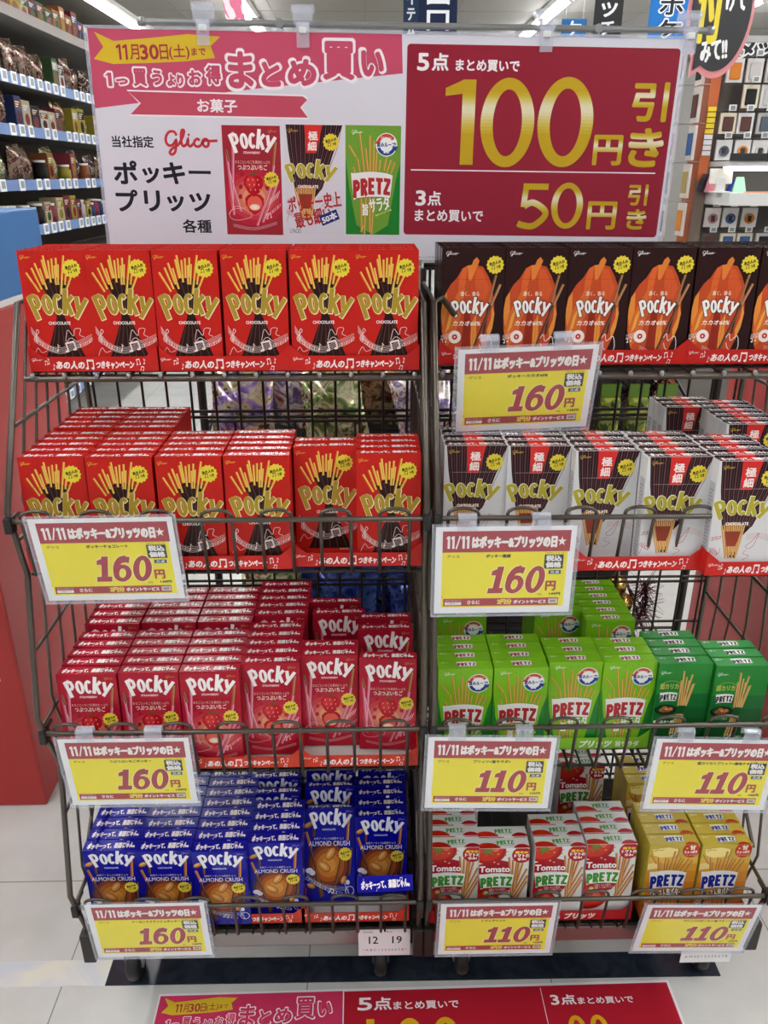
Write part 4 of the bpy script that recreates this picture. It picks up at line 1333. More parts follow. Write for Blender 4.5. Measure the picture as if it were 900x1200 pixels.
def card_art(price, product, tax):
    a = Art(); W, H = 182, 128
    red, yel, wh, dk = '#a4313c', '#f0e22c', '#f6f2ec', '#1c1a1a'
    a.rect(0, 0, W, H, '#efeff2', 0)
    a.rect(9, 9, 173, 92, yel, 1)
    a.rect(9, 91.5, 175, 122, red, 2)
    ones(a, '11/11', 14, 97, 45, 115, wh, 4, 3.0)
    a.text('はポッキー&プリッツの日', 47, 97, 158, 115, wh, 4, bold=1.0, n=8)
    # flags on the four figure ones
    a.place(star(ink(wh)), 164, 106, 6, 7, 0, 4)
    a.text('グリコ', 15, 83.5, 31, 88, '#55521a', 4, bold=.15, n=4); a.text(product, 66, 83, 66 + 5.4 * len(product), 88.5, '#2c2a10', 4, bold=.28, n=4)
    a.rect(143, 66, 168, 87, '#2a2528', 4); a.text('税込', 145, 77, 166, 86, '#f5f2ee', 5, bold=.5); a.text('価格', 145, 67.4, 166, 76.4, '#f5f2ee', 5, bold=.5)
    a.text('100円につき1点', 144, 88, 168, 90.4, '#1c1a1a', 5)
    a.rect(150, 58, 166, 63.6, '#21406e', 4); a.text('三点', 152, 58.8, 164, 62.8, '#dfe6ee', 5, bold=.2, n=4)
    L, w = slab_digits(price, ink(red))
    x0, x1, y0, y1 = (70 if price[1] == '6' else 72), 149, 30, 70
    k = (x1 - x0) / (w + 22)
    f = lambda p: (x0 + (p[0] + .22 * p[1]) * k, y0 + p[1] * (y1 - y0) / 100)
    a.outline(L, f, 1.3, '#f6ee9a', 4, 10)
    a.add(L, f, 6)
    a.text('円', 147, 33, 161, 48, red, 8, bold=.7)
    a.text('149円' if price[1] == '6' else '102円', 153, 26, 168, 30.4, dk, 6, bold=.3, n=4); a.text('本体', 137, 26, 143, 29, dk, 6)
    a.rect(12, 11, 166, 22.5, red, 3)
    a.rect(14, 12.6, 36, 17, '#f0edea', 5); a.text('ポイントカード', 14.5, 18, 36, 21.4, '#f3dcd8', 5); a.text('ご提示で', 17, 13.4, 33, 16.4, '#8a2a32', 6)
    a.text('さらに', 44, 13.6, 61, 19.6, wh, 5, bold=.25, n=4)
    a.text('2円分', 84, 12.8, 104, 21.4, '#f4df55', 5, bold=.5, n=6); a.text('ポイントサービス', 106, 13.6, 150, 19.8, wh, 5, bold=.35, n=4)
    a.rect(153, 13.4, 165, 20.6, '#dcd3d0', 5); a.rect(155, 15, 163, 19, '#9a8f8c', 6)
    a.ell(10, 25, .8, .6, dk, 6, 10)
    return a.clip(0, 0, W, H)


def price_card(corners, Yt, price, product, label, clips=(.22, .74)):
    """corners: TL, TR, BR, BL of the card as it hangs; the top edge lies at distance Yt"""
    tl, tr, br_, bl = corners
    A = at_y(*tl, Yt); B = at_y(*tr, Yt)
    W, H = .182, .128
    mid = (A + B) / 2
    # tilt: choose the pitch that drops the lower edge where it shows
    bm = ((br_[0] + bl[0]) / 2, (br_[1] + bl[1]) / 2)
    best = None
    for i in range(-40, 41):
        t = R(i)
        p = mid + Vector((0, math.sin(t), -math.cos(t))) * H
        q = CAM_R.inverted() @ (p - Vector((0, 0, CAM_H)))
        y = CY - FPX * q.y / -q.z
        if best is None or abs(y - bm[1]) < best[0]: best = (abs(y - bm[1]), t)
    t = best[1]
    ux = (B - A).normalized(); s = (B - A).length / W
    dn = Vector((0, math.sin(t), -math.cos(t)))
    uy = (-dn - ux * (-dn).dot(ux)).normalized(); un = ux.cross(uy)
    M = Matrix(((ux.x, uy.x, un.x), (ux.y, uy.y, un.y), (ux.z, uy.z, un.z))).to_4x4()
    root = empty('price_card', mid); root.rotation_euler = M.to_euler()
    mb = MB(); mb.box((-W / 2, -H, -.0006), (W / 2, 0, 0), PAPER)
    mb.art(card_art(price, product, ''), Matrix.Translation((-W / 2, -H, 0)))
    c = mb.build('printed_card', root)
    sv = MB()
    e = .005
    sv.face([(-W / 2 - e, -H - e, .0014), (W / 2 + e, -H - e, .0014), (W / 2 + e, .004, .0014), (-W / 2 - e, .004, .0014)], CLEAR)
    sv.face([(-W / 2 - e, -H - e, -.0012), (-W / 2 - e, .004, -.0012), (W / 2 + e, .004, -.0012), (W / 2 + e, -H - e, -.0012)], CLEAR_CLIP)
    for x in (-W / 2 - e, W / 2 + e - .0016):
        sv.box((x, -H - e, -.0012), (x + .0016, .004, .0014), CLEAR_CLIP)
    sv.box((-W / 2 - e, -H - e, -.0012), (W / 2 + e, -H - e + .0016, .0014), CLEAR_CLIP)
    sv.build('clear_sleeve', root)
    for u in clips:
        cl = MB(); x = -W / 2 + W * u
        pts = [(-.004, .0022), (.014, .0024), (.018, -.002), (.016, -.009), (.006, -.008)]
        rows = [[(x - .012, y, z), (x + .012, y, z)] for y, z in pts]
        cl.quads(rows, CLEAR_CLIP, False)
        rows = [[(x + .012, y, z - .0008), (x - .012, y, z - .0008)] for y, z in pts]
        cl.quads(rows, CLEAR_CLIP, False)
        cl.build('clip', root)
    tag(root, label, 'price card', 'yellow price cards')
    return root


price_card(((33, 609), (199, 606), (211, 699.6), (53.6, 705)), .926, '160', 'ポッキーチョコレート', 'yellow 160 yen price card below the red boxes on the second shelf', ())
price_card(((546, 410), (694, 404), (689, 501), (545, 504)), 1.02, '160', 'ポッキーカカオ60%', 'yellow 160 yen price card hung from the dark brown cacao boxes')
price_card(((514, 618), (674, 616), (667, 716), (514, 720)), .926, '160', 'ポッキー極細', 'yellow 160 yen price card below the white thin stick boxes')
price_card(((70, 867), (217, 865), (227, 941), (84, 945)), .903, '160', 'つぶつぶいちごポッキー', 'yellow 160 yen price card below the crimson strawberry boxes')
price_card(((506, 864), (649, 865), (641, 947.5), (501, 946)), .903, '110', 'プリッツ<旨サラダ>', 'yellow 110 yen price card below the lime green pretzel boxes')
price_card(((774, 866), (914, 868), (904, 950), (762, 947)), .903, '110', '超カリカリプリッツ<香味チキン味>', 'yellow 110 yen price card below the dark green pretzel boxes')
price_card(((101, 1061), (236, 1058), (241, 1119.5), (113, 1121.5)), .891, '160', 'アーモンドクラッシュポッキー', 'yellow 160 yen price card below the blue almond boxes', ())
price_card(((519, 1060), (652, 1058), (643, 1117), (515, 1117)), .891, '110', 'トマトプリッツ', 'yellow 110 yen price card below the white tomato pretzel boxes', ())
price_card(((762, 1061), (891, 1061), (871, 1115), (749, 1115)), .891, '110', 'プリッツ<ロースト塩バター>', 'yellow 110 yen price card below the yellow butter pretzel boxes', ())


def small_tag(x0, y0, x1, y1, Y, words, label):
    A = at_y(x0, y0, Y); B = at_y(x1, y0, Y); Cc = at_y(x0, y1, Y)
    W = (B - A).x; H = (A - Cc).z
    mb = MB(); mb.box((0, 0, -H), (W, .0008, 0), PAPER)
    a = Art(); words(a, W * 1000, H * 1000)
    mb.art(a, Matrix(((1, 0, 0, 0), (0, 0, -1, 0), (0, 1, 0, -H), (0, 0, 0, 1))))
    tag(mb.build('shelf_tag', None, A), label, 'shelf tag')


def w_1219(a, W, H):
    a.rect(0, 0, W, H, '#e9dde0', 0)
    a.text('12', W * .2, H * .42, W * .38, H * .68, '#222222', 2, bold=.25, n=4); a.text('19', W * .65, H * .42, W * .84, H * .68, '#222222', 2, bold=.25, n=4)
    a.text('Gondola', W * .1, H * .8, W * .28, H * .88, '#444444', 2); a.text('Row', W * .55, H * .8, W * .66, H * .88, '#444444', 2)
    a.text('* A B C 1 2 3 4 5 6 7 8 *', W * .08, H * .16, W * .93, H * .24, '#444444', 2)


def w_code(a, W, H):
    a.rect(0, 0, W, H, '#efefef', 0); a.text('A M 0 0 1 2 3 4 5 6 7 8', W * .08, H * .42, W * .92, H * .62, '#444444', 2)


small_tag(419.7, 1087, 481, 1120, .926, w_1219, 'white tag reading 12 and 19 on the base below the blue boxes')
small_tag(799, 1115, 858, 1128, .926, w_code, 'narrow white code strip on the base below the yellow boxes')

# ------------------------------------------------------------------ the hanging banner
BY = 1.262
lean_b = R(1.0)
bA = at_y(101, 33, BY + .022); bB = at_y(803, 46, BY + .022)
bw = (bB - bA).length; bux = (bB - bA).normalized()
bdn = Vector((0, -math.sin(lean_b), -math.cos(lean_b)))
buy = -bdn; bun = bux.cross(buy).normalized(); buy = bun.cross(bux)
BANNER_H = .302


def bpt(px, py):
    """where a sight line meets the banner sheet, in mm from its lower left corner"""
    d = ray(px, py); o = Vector((0, 0, CAM_H))
    t = (bA - o).dot(bun) / d.dot(bun)
    p = o + d * t - bA
    return p.dot(bux) * 1000, (p.dot(buy) + BANNER_H) * 1000


def bbox(x0, y0, x1, y1):
    """upright box on the sheet around the four sight lines"""
    q = [bpt(x0, y0), bpt(x1, y0), bpt(x0, y1), bpt(x1, y1)]
    return (q[0][0] + q[2][0]) / 2, (q[2][1] + q[3][1]) / 2, (q[1][0] + q[3][0]) / 2, (q[0][1] + q[1][1]) / 2


def pbox(a, s, x0, y0, x1, y1, c, layer, **k):
    b = bbox(x0, y0, x1, y1)
    a.text(s, b[0], b[1], b[2], b[3], c, layer, **k)


def sale_head(a, bx, s=1.0, L=2, pink='#c04c66'):
    """the pink heading: bx(x0,y0,x1,y1) gives boxes from the sheet's own layout"""
    wh, gold = '#f7eff2', '#d6b52c'
    rib = [(110, 37), (133, 48), (180, 44), (220, 40), (258, 43), (247, 54), (252, 68), (215, 72), (170, 74), (133, 75), (110, 69), (121, 55)]
    q = [bx(x, y, x, y)[:2] for x, y in rib]
    a.poly(q, gold, L)
    for w_, (x0, x1) in (('11', (136, 151)), ('月', (152, 163)), ('30', (164, 186)), ('日', (187, 197)), ('(土)', (198, 222)), ('まで', (224, 241))):
        b = bx(x0, 52 if w_ != 'まで' else 56, x1, 70 if w_ != 'まで' else 65)
        if w_ == '11':
            ones(a, '11', *b, '#a02c3c', L + 1, (b[2] - b[0]) * .17); continue
        a.text(w_, *b, '#a02c3c', L + 1, bold=(.7 if w_ in ('11', '30') else .3) * s, rot=R(2), res=3)
    for w_, (x0, y0, x1, y1) in (('1', (121, 83, 133, 103)), ('つ', (134, 90, 152, 101)), ('買', (154, 78, 174, 103)), ('う', (176, 80, 192, 102)), ('より', (194, 85, 217, 103)), ('お', (219, 80, 238, 102)), ('得', (239, 74, 261, 101)),
                                 ('ま', (265, 58, 299, 106)), ('と', (304, 70, 331, 104)), ('め', (335, 67, 373, 103)), ('買', (376, 46, 418, 96)), ('い', (421, 57, 452, 92))):
        b = bx(x0 + 2, y0 + 2, x1 - 2, y1 - 2)
        big = x0 >= 265
        t = Art(); t.text(w_, *b, pink, 0, bold=(2.1 if big else 1.0) * s, res=4)
        if w_ == '1': t = Art().rect(b[0] + (b[2] - b[0]) * .45, b[1], b[2], b[3], pink).poly([(b[0], b[3] - (b[3] - b[1]) * .25), (b[0] + (b[2] - b[0]) * .5, b[3] - (b[3] - b[1]) * .2), (b[0] + (b[2] - b[0]) * .5, b[3])], pink)
        base = Art(); base.text(w_, *b, pink, 0, bold=0, res=3)
        if w_ == '1': base = t
        a.outline(base, lambda p: p, (4.0 if big else 2.5) * s, wh, L + 1, 14 if big else 10)
        a.add(t, lambda p: p, L + 3)


def banner():
    root = empty('sale_banner', bA - buy * BANNER_H)
    M = Matrix(((bux.x, buy.x, bun.x), (bux.y, buy.y, bun.y), (bux.z, buy.z, bun.z))).to_4x4()
    root.rotation_euler = M.to_euler()
    W = bw * 1000; H = BANNER_H * 1000
    sheet = MB()
    sheet.box((0, 0, -.0012), (bw, BANNER_H, 0), mat('banner white', '#dcd9e2', 0.3, 0, 0.5))
    a = Art(); B = bbox
    # pink heading field with a slanting lower edge
    pink = '#c04c66'
    a.poly([bpt(102, 33), bpt(471, 40), bpt(472, 86), bpt(300, 104), bpt(111, 127)], pink, 0)
    sale_head(a, B)
    # ribbon with the category
    q = [bpt(*p) for p in ((150, 107), (355, 113), (360, 117), (352, 126), (361, 138), (153, 134), (165, 121))]
    a.poly([(p[0] + 2 * math.copysign(1, p[0] - 150), p[1] + (2 if i in (0, 1, 2) else -2 if i in (4, 5) else 0)) for i, p in enumerate(q)], '#f4eef2', 6)
    a.poly(q, '#bc4a5e', 7)
    pbox(a, 'お菓子', 231, 116, 278, 132, '#f7eff2', 9, bold=.5, res=4)
    dk = '#26242a'
    pbox(a, '当社指定', 131, 159, 180, 173, dk, 4, bold=.4, res=4)
    b = B(193, 152, 255, 182); a.place(script_mark(ink('#c23640'), .11), b[0], b[1], (b[2] - b[0]) / 2.2, (b[3] - b[1]) / 1.02, 0, 4)
    for s, (x0, y0, x1, y1) in (('ポ', (133, 188, 161, 216)), ('ッ', (167, 196, 187, 215)), ('キ', (191, 190, 217, 216)), ('ー', (221, 200, 247, 204)), ('プ', (136, 222, 162, 248)), ('リ', (169, 223, 188, 248)), ('ッ', (196, 229, 216, 248)), ('ツ', (222, 226, 247, 248))):
        pbox(a, s, x0, y0, x1, y1, dk, 4, bold=1.2 if s != 'ー' else .5, res=4)
    pbox(a, '各種', 214, 257, 248, 273, dk, 4, bold=.5, res=4)
    # the three packs pictured
    for k, (x0, y0, x1, y1) in (('straw', (263, 147, 330, 275)), ('thin', (334, 146, 402, 275)), ('salad', (405, 147, 469, 275))):
        b = B(x0, y0, x1, y1); d = KINDS[k]
        a.quad([(b[0], b[1]), (b[2], b[1]), (b[2], b[3]), (b[0], b[3])], {'straw': '#9c2733', 'thin': '#dcdae2', 'salad': '#6d9a35'}[k], 3)
        a.place(ARTS[k], b[0], b[1], (b[2] - b[0]) / d['W'], (b[3] - b[1]) / d['H'], 0, 4)
    pbox(a, 'ポッキー史上', 337, 227, 400, 246, '#b02a2c', 22, bold=.5, rot=R(7), res=3)
    pbox(a, '最も細い', 345, 245, 389, 264, '#b02a2c', 22, bold=.5, rot=R(12), res=3)
    b = B(374, 244, 398, 266); cx, cy = (b[0] + b[2]) / 2, (b[1] + b[3]) / 2
    a.place(Art().rect(-14, -7.4, 14, 7.4, '#1f2f6e'), cx, cy, 1, 1, R(22), 22)
    a.text('50本', cx - 12, cy - 5.4, cx + 12, cy + 5.4, '#f0f0f6', 24, bold=.5, rot=R(22))
    pbox(a, '2 PACKS', 340, 268, 353, 273, dk, 22)
    # right-hand offer panel
    red = '#8e2233'; wh = '#f5eef0'
    q = [bpt(476, 54), bpt(795, 54), bpt(772, 278), bpt(474, 275)]
    xr0, yr0, xr1, yr1 = (q[0][0] + q[3][0]) / 2, (q[2][1] + q[3][1]) / 2, (q[1][0] + q[2][0]) / 2, (q[0][1] + q[1][1]) / 2
    pts = []
    for cx_, cy_, a0 in ((xr1 - 5, yr1 - 5, 0), (xr0 + 5, yr1 - 5, 90), (xr0 + 5, yr0 + 5, 180), (xr1 - 5, yr0 + 5, 270)):
        for i in range(5):
            an = R(a0 + 22.5 * i); pts.append((cx_ + 5 * math.cos(an), cy_ + 5 * math.sin(an)))
    a.poly(pts, red, 1)
    y2 = bpt(620, 201)[1]; a.rect(xr0 + 9, y2 - .8, xr1 - 14, y2 + .8, wh, 3)
    GOLD = '#bf9d22'

    def gold(t, x0, y0, x1, y1):
        """printed gold lettering with its pale band across the middle"""
        t2 = t.copy(); h = y1 - y0
        a.add(t, lambda p: p, 3)
        for i, (u0, u1, c) in enumerate(((.38, .84, '#c4a52f'), (.42, .81, '#c9ae40'), (.46, .79, '#cfb855'), (.5, .77, '#d6c270'), (.54, .745, '#dccb8c'), (.575, .72, '#e1d4a4'), (.61, .695, '#e5dbb8'))):
            s = t.copy(); s.t = [(p, ink(c), l, g) for p, _, l, g in s.t]; s.clip(x0 - 9, y0 + h * u0, x1 + 9, y0 + h * u1); a.add(s, lambda p: p, 4 + i)

    def gtext(s, x0, y0, x1, y1, bold, **k):
        b = B(x0, y0, x1, y1); t = Art(); t.text(s, *b, GOLD, 0, bold=bold, res=5, **k); gold(t, *b)

    def digit(ch, x0, y0, x1, y1, w):
        b = B(x0, y0, x1, y1); t = Art(); g = ink(GOLD); W_, H_ = b[2] - b[0], b[3] - b[1]
        if ch == '0':
            t.ring((b[0] + b[2]) / 2, (b[1] + b[3]) / 2, W_ / 2, H_ / 2, w, g, wy=w * .82, n=56)
        elif ch == '1':
            t.rect(b[2] - w, b[1], b[2], b[3], g); t.poly([(b[0], b[3] - H_ * .1), (b[2] - w * .9, b[3]), (b[2] - w * .9, b[3] - H_ * .16), (b[0], b[3] - H_ * .19)], g)
        elif ch == '5':
            t.rect(b[0] + W_ * .14, b[3] - w * .9, b[2] - W_ * .03, b[3], g)
            t.stroke([(b[0] + W_ * .14 + w * .45, b[3] - w * .4), (b[0] + W_ * .1 + w * .4, b[1] + H_ * .48)], w * .9, g)
            t.curve([(b[0] + W_ * .14 + w * .3, b[1] + H_ * .5), (b[0] + W_ * .5, b[1] + H_ * .58), (b[2] - w * .5, b[1] + H_ * .42), (b[2] - w * .5, b[1] + H_ * .26), (b[0] + W_ * .55, b[1] + w * .45), (b[0] + W_ * .2, b[1] + w * .5), (b[0] + w * .1, b[1] + H_ * .12)], w * .95, g, 0, 7)
        gold(t, *b)
    pbox(a, '5', 489, 62, 503, 83, wh, 4, bold=.9, res=5); pbox(a, '点', 506, 62, 526, 83, wh, 4, bold=.7, res=4)
    pbox(a, 'まとめ買いで', 534, 70, 609, 84, wh, 4, bold=.5, res=4)
    digit('1', 521, 93, 556, 193, 19); digit('0', 563, 91, 626, 196, 18); digit('0', 630, 90, 695, 196, 18)
    gtext('円', 695, 158, 729, 194, 1.4); gtext('引', 741, 96, 783, 143, 1.6); gtext('き', 736, 150, 777, 196, 2.0)
    pbox(a, '3', 487, 223, 499, 241, wh, 4, bold=.8, res=5); pbox(a, '点', 501, 224, 517, 241, wh, 4, bold=.5, res=4)
    pbox(a, 'まとめ買いで', 486, 246, 566, 260, wh, 4, bold=.4, res=4)
    digit('5', 607, 215, 642, 268, 9.5); digit('0', 646, 214, 683, 268, 9.5)
    gtext('円', 688, 236, 722, 269, 1.2); gtext('引', 736, 216, 759, 241, .9); gtext('き', 734, 245, 757, 269, 1.1)
    a.text('※画像はイメージです。※キャンペーンは予告なく変更・終了する場合がございます。※他キャンペーンとの併用はできません。※詳しくは販売員までお問い合わせください。', xr0, 2.2, xr1 - 2, 5.6, '#4a4650', 2)
    a.clip(0, 0, W, H)
    sheet.art(a, Matrix.Identity(4))
    sheet.build('printed_sheet', root)
    lam = MB()
    for lo, hi in (((-.004, -.004, -.0016), (0, BANNER_H + .004, .0016)), ((bw, -.004, -.0016), (bw + .006, BANNER_H + .004, .0016)), ((0, BANNER_H, -.0016), (bw, BANNER_H + .004, .0016))):
        lam.box(lo, hi, CLEAR_CLIP)
    lam.build('laminate_edge', root)
    tag(root, 'wide laminated sale banner with pink heading and red 100 yen off panel', 'banner')
    return M, root


BM, banner_root = banner()
# rod, its two posts, and the clear clips
rod = MB()
ra = at_y(166, 25, BY + .045); rb = at_y(832, 36, BY + .045)
rod.tube([ra, rb], .0042, GREYM, 10)
for p in (ra, rb):
    rod.lathe([(0, -.006), (.0055, -.005), (.006, 0), (.0055, .005), (0, .006)], Matrix.Translation(p) @ Matrix.Rotation(PI / 2, 4, 'Y'), GREYM, 12)
rod_o = rod.build('banner_rod')
tag(rod_o, 'thin grey metal rod carrying the sale banner by clear clips', 'rod')
for fx in (.24, .80):
    ps = MB(); p = ra + (rb - ra) * fx
    ps.tube([(p.x, p.y + .012, Z_S[0] + .112), (p.x, p.y + .012, p.z + .006)], .006, GREYM, 10)
    ps.tube([(p.x, p.y + .014, p.z), (p.x, p.y - .006, p.z)], .006, GREYM, 10)
    ps.build('support_post', rod_o)
for px, py, nm in ((238, 22, 'by the heading ribbon'), (355, 25, 'above the big pink lettering'), (640, 30, 'above the red offer panel'), (808, 32, "at the banner's outer end beside the phone accessories")):
    p = at_y(px, py, BY + .03)
    c = empty('banner_clip', p)
    u = MB(); u.box((-.013, -.010, -.006), (.013, .022, .016), CLEAR_CLIP, None, .003); u.box((-.016, -.004, .010), (.016, .010, .020), CLEAR_CLIP, None, .002)
    u.build('rod_grip', c)
    d = MB(); d.box((-.009, -.012, -.034), (.009, -.0095, -.002), CLEAR_CLIP, None, .001); d.box((-.009, -.004, -.034), (.009, -.0015, -.002), CLEAR_CLIP, None, .001)
    d.build('jaw', c)
    k = MB(); k.box((-.005, -.014, -.016), (.005, -.001, -.008), WHITE_P, None, .001)
    k.build('hinge_pin', c)
    tag(c, 'clear plastic clip holding the sale banner, %s' % nm, 'clip')


# ------------------------------------------------------------------ sale poster on the floor
def poster():
    ZP = .002
    A = at_z(187, 1165, ZP); Bq = at_z(783, 1148, ZP)
    ux = (Bq - A).normalized(); un = Vector((0, 0, 1)); uy = un.cross(ux)
    W = (Bq - A).length
    Hh = .297 * W / .841
    o = A - uy * Hh

    def pp(px, py):
        p = at_z(px, py, ZP) - o
        return p.dot(ux) * 1000, p.dot(uy) * 1000

    def B(x0, y0, x1, y1):
        q = [pp(x0, y0), pp(x1, y0), pp(x0, y1), pp(x1, y1)]
        return (q[0][0] + q[2][0]) / 2, (q[2][1] + q[3][1]) / 2, (q[1][0] + q[3][0]) / 2, (q[0][1] + q[1][1]) / 2
    mb = MB(); mb.box((0, 0, -.0008), (W, Hh, 0), mat('poster white', '#ebe6ea', 0.3))
    a = Art(); Wm, Hm = W * 1000, Hh * 1000
    xs = pp(402, 1162)[0]
    a.rect(3, Hm * .62, xs, Hm - 4, '#c8365c', 0); a.rect(3, 3, xs, Hm * .62, '#ece8ec', 0)
    sx = (xs - 3) / 371.0; sy = sx * .98

    def bx(x0, y0, x1, y1):
        f = lambda x, y: (3 + (x - 101) * sx, Hm - 4 - (y - 33 - (x - 101) * .012) * sy)
        p, q = f(x0, y0), f(x1, y1)
        return p[0], q[1], q[0], p[1]
    sale_head(a, bx, .55, 2, '#c8365c')
    red = '#a81d2c'; wh = '#f8f0f0'
    a.rect(xs + 2, 3, Wm - 5, Hm - 5, red, 0)
    xd = pp(634, 1162)[0]; a.rect(xd - .5, Hm * .3, xd + .5, Hm - 9, wh, 2)
    for t, (x0, x1), bo in (('5', (419, 436), .8), ('点', (438, 459), .7), ('まとめ買いで', (461, 538), .35), ('3', (647, 657), .7), ('点', (659, 677), .55), ('まとめ買いで', (679, 745), .3)):
        h = 24 if x0 < 460 else 19 if x0 in (647, 659) else 13 if x0 == 679 else 15
        u0, u1 = pp(x0, 1180)[0], pp(x1, 1180)[0]
        a.text(t, u0, Hm - 42, u1, Hm - 42 + h, wh, 2, bold=bo, res=4)
    g = ink('#d9a51e')
    for x0 in (428, 468, 510): a.ring(pp(x0, 1200)[0] + 18, Hm - 92, 23, 34, 13, g, 2, wy=11, n=48) if x0 > 430 else a.rect(pp(x0, 1200)[0] + 2, Hm - 126, pp(x0, 1200)[0] + 16, Hm - 58, g, 2)
    for x0 in (664, 690): a.ring(pp(x0, 1200)[0] + 18, Hm - 88, 16, 26, 9, g, 2, wy=8, n=48)
    a.text('円引き', pp(560, 1200)[0], Hm - 120, pp(615, 1200)[0], Hm - 96, '#d9a51e', 2, bold=.8); a.text('ポッキー', 20, Hm * .36, 130, Hm * .5, '#26242a', 2, bold=.9); a.text('プリッツ', 20, Hm * .18, 130, Hm * .32, '#26242a', 2, bold=.9)
    a.clip(0, 0, Wm, Hm)
    mb.art(a, Matrix.Identity(4))
    p = mb.build('floor_poster')
    M = Matrix(((ux.x, uy.x, un.x), (ux.y, uy.y, un.y), (ux.z, uy.z, un.z))).to_4x4()
    p.rotation_euler = M.to_euler(); p.location = o
    tag(p, 'pink and red sale poster lying on the tiles before the racks', 'poster')


poster()
# ------------------------------------------------------------------ red cases beside the racks
def red_case(x0, x1, y0, y1, ztop, label, band=True):
    r = empty('display_case', ((x0 + x1) / 2, y0, 0))
    cx = (x0 + x1) / 2
    b = MB(); rd = mat('case red', '#a92421', 0.42)
    zb = ztop - .185
    b.box((x0 - cx, 0, .0), (x1 - cx, y1 - y0, zb), rd, None, .006)
    body = b.build('body', r)
    t = MB()
    t.box((x0 - cx, .0, zb + .012), (x1 - cx, y1 - y0, ztop), mat('case blue', '#24649f', 0.45), None, .004)
    t.build('header', r)
    s = MB(); s.box((x0 - cx - .001, -.002, zb - .001), (x1 - cx + .001, y1 - y0 + .001, zb + .0125), mat('case strip', '#d9cfcd', 0.4), None, .002)
    s.build('edge_strip', r)
    if band:
        m = MB(); p = at_y(-4, 792, y0)
        a = Art(); a.rect(0, 0, 40, 22, '#ece4e2', 0)
        m.box((p.x - cx - .03, -.0012, p.z - .014), (p.x - cx + .006, 0, p.z + .014), PAPER, None)
        m.build('white_mark', r)
    tag(r, label, 'display case', 'red display cases')


CASE_X = at_z(55, 944, 0.0)
red_case(CASE_X.x - .75, CASE_X.x, CASE_X.y, CASE_X.y + .52, CAM_H - .07, 'red floor display case with a blue top band, next to the red boxes')
red_case(.93, 1.6, 1.45, 2.0, CAM_H - .22, 'red display case in shade behind the yellow and green pretzel boxes', False)


# ------------------------------------------------------------------ candy bags and jars behind the racks
def pillow(w, h, d, m, crimp, seed):
    r = random.Random(seed); mb = MB(); n = 12
    for s in (-1, 1):
        rows = []
        for i in range(n + 1):
            row = []
            v = i / n
            for j in range(n + 1):
                u = j / n
                e = max(0, math.sin(PI * u) * math.sin(PI * v)) ** .55
                z = s * d / 2 * e * (1 + .25 * math.sin(7 * u + 5 * v + seed) * e) + s * .0006
                pin = 1 - .05 * math.sin(PI * v)
                row.append(((u - .5) * w * pin, z, v * h))
            rows.append(row if s < 0 else row[::-1])
        mb.quads(rows, m, True)
    eds = []
    for z0, z1 in ((-.001, .010), (h - .010, h + .001)):
        k = 16; ed = MB(); eds.append(ed)
        rows = [[((q / k - .5) * w, .0016 * (-1) ** q, z) for q in range(k + 1)] for z in (z0, z1)]
        ed.quads(rows, crimp, False)
    return mb, eds


FOILS = [noise_mix('foil purple', ['#2c1840', '#8a6aa8', '#c8b88c', '#4a2418'], 30, .16, .45, 1.6, .5, True), noise_mix('foil gold', ['#5a3412', '#a8804a', '#e4d8ba', '#6a2016'], 28, .16, .45, 1.6, .5, True),
         noise_mix('foil white', ['#b8b4c0', '#6a4a80', '#e4dcd0', '#8a2a24'], 28, .16, .35, 1.6, .5, True), noise_mix('foil green', ['#1e3a1c', '#6a7a3a', '#c8c09a', '#5a3018'], 30, .16, .4, 1.6, .5, True),
         noise_mix('foil brown', ['#2c1610', '#5a3a20', '#a88a60', '#1a0c0a'], 30, .18, .35, 1.6, .5, True), noise_mix('foil blue', ['#080c34', '#12266c', '#3c5496', '#060a26'], 26, .16, .4, 1.6, .5, True)]
FN = ['purple and gold', 'gold and brown', 'white and purple', 'green and cream', 'brown and tan', 'blue']


def bag(x, y, z, w, h, d, fi, rot, label, group, cat='candy bag'):
    body, ed = pillow(w, h, d, FOILS[fi], FOILS[fi], fi * 3 + x * 17)
    o = body.build('candy_bag', None, (x, y, z)); o.rotation_euler = rot
    for e_ in ed: e_.build('sealed_edge', o)
    tag(o, label, cat, group)


# a second wire stand stands back to back with the racks
def rear_stand():
    r = empty('wire_stand', (0, 1.46, 0))
    x0, x1, y1 = -.31, .66, .36
    for z, nm in ((CAM_H - .50, 1), (CAM_H - .965, 2), (CAM_H - 1.22, 3)):
        m = MB()
        for i in range(18):
            x = x0 + (x1 - x0) * i / 17
            m.tube([(x, .0, z + .07), (x, .01, z), (x, y1, z)], .0024, WIRE_D, 6)
        for y in (0.01, .18, y1):
            m.tube([(x0, y, z - .004), (x1, y, z - .004)], .0034, WIRE_D, 6)
        m.tube([(x0, 0, z + .07), (x1, 0, z + .07)], .0034, WIRE_D, 6)
        m.build('shelf_basket', r)
    for x in (x0, x1):
        m = MB()
        m.tube([(x, 0, .0), (x, 0, CAM_H - .26)], .008, WIRE_D); m.tube([(x, y1, .0), (x, y1, CAM_H - .26)], .008, WIRE_D)
        for z in (.3, .6, .9): m.tube([(x, 0, z), (x, y1, z + .12)], .004, WIRE_D)
        m.build('side_frame', r)
    b = MB(); b.box((x0 + .01, .30, .12), (x1 - .01, .31, CAM_H - .27), mat('rear shade dark', '#231f1e', .6)); b.build('back_panel', r)  # added dark sheet: the shade behind the bags put in as colour
    tag(r, 'dark wire stand of candy bags behind the two racks', 'display stand')


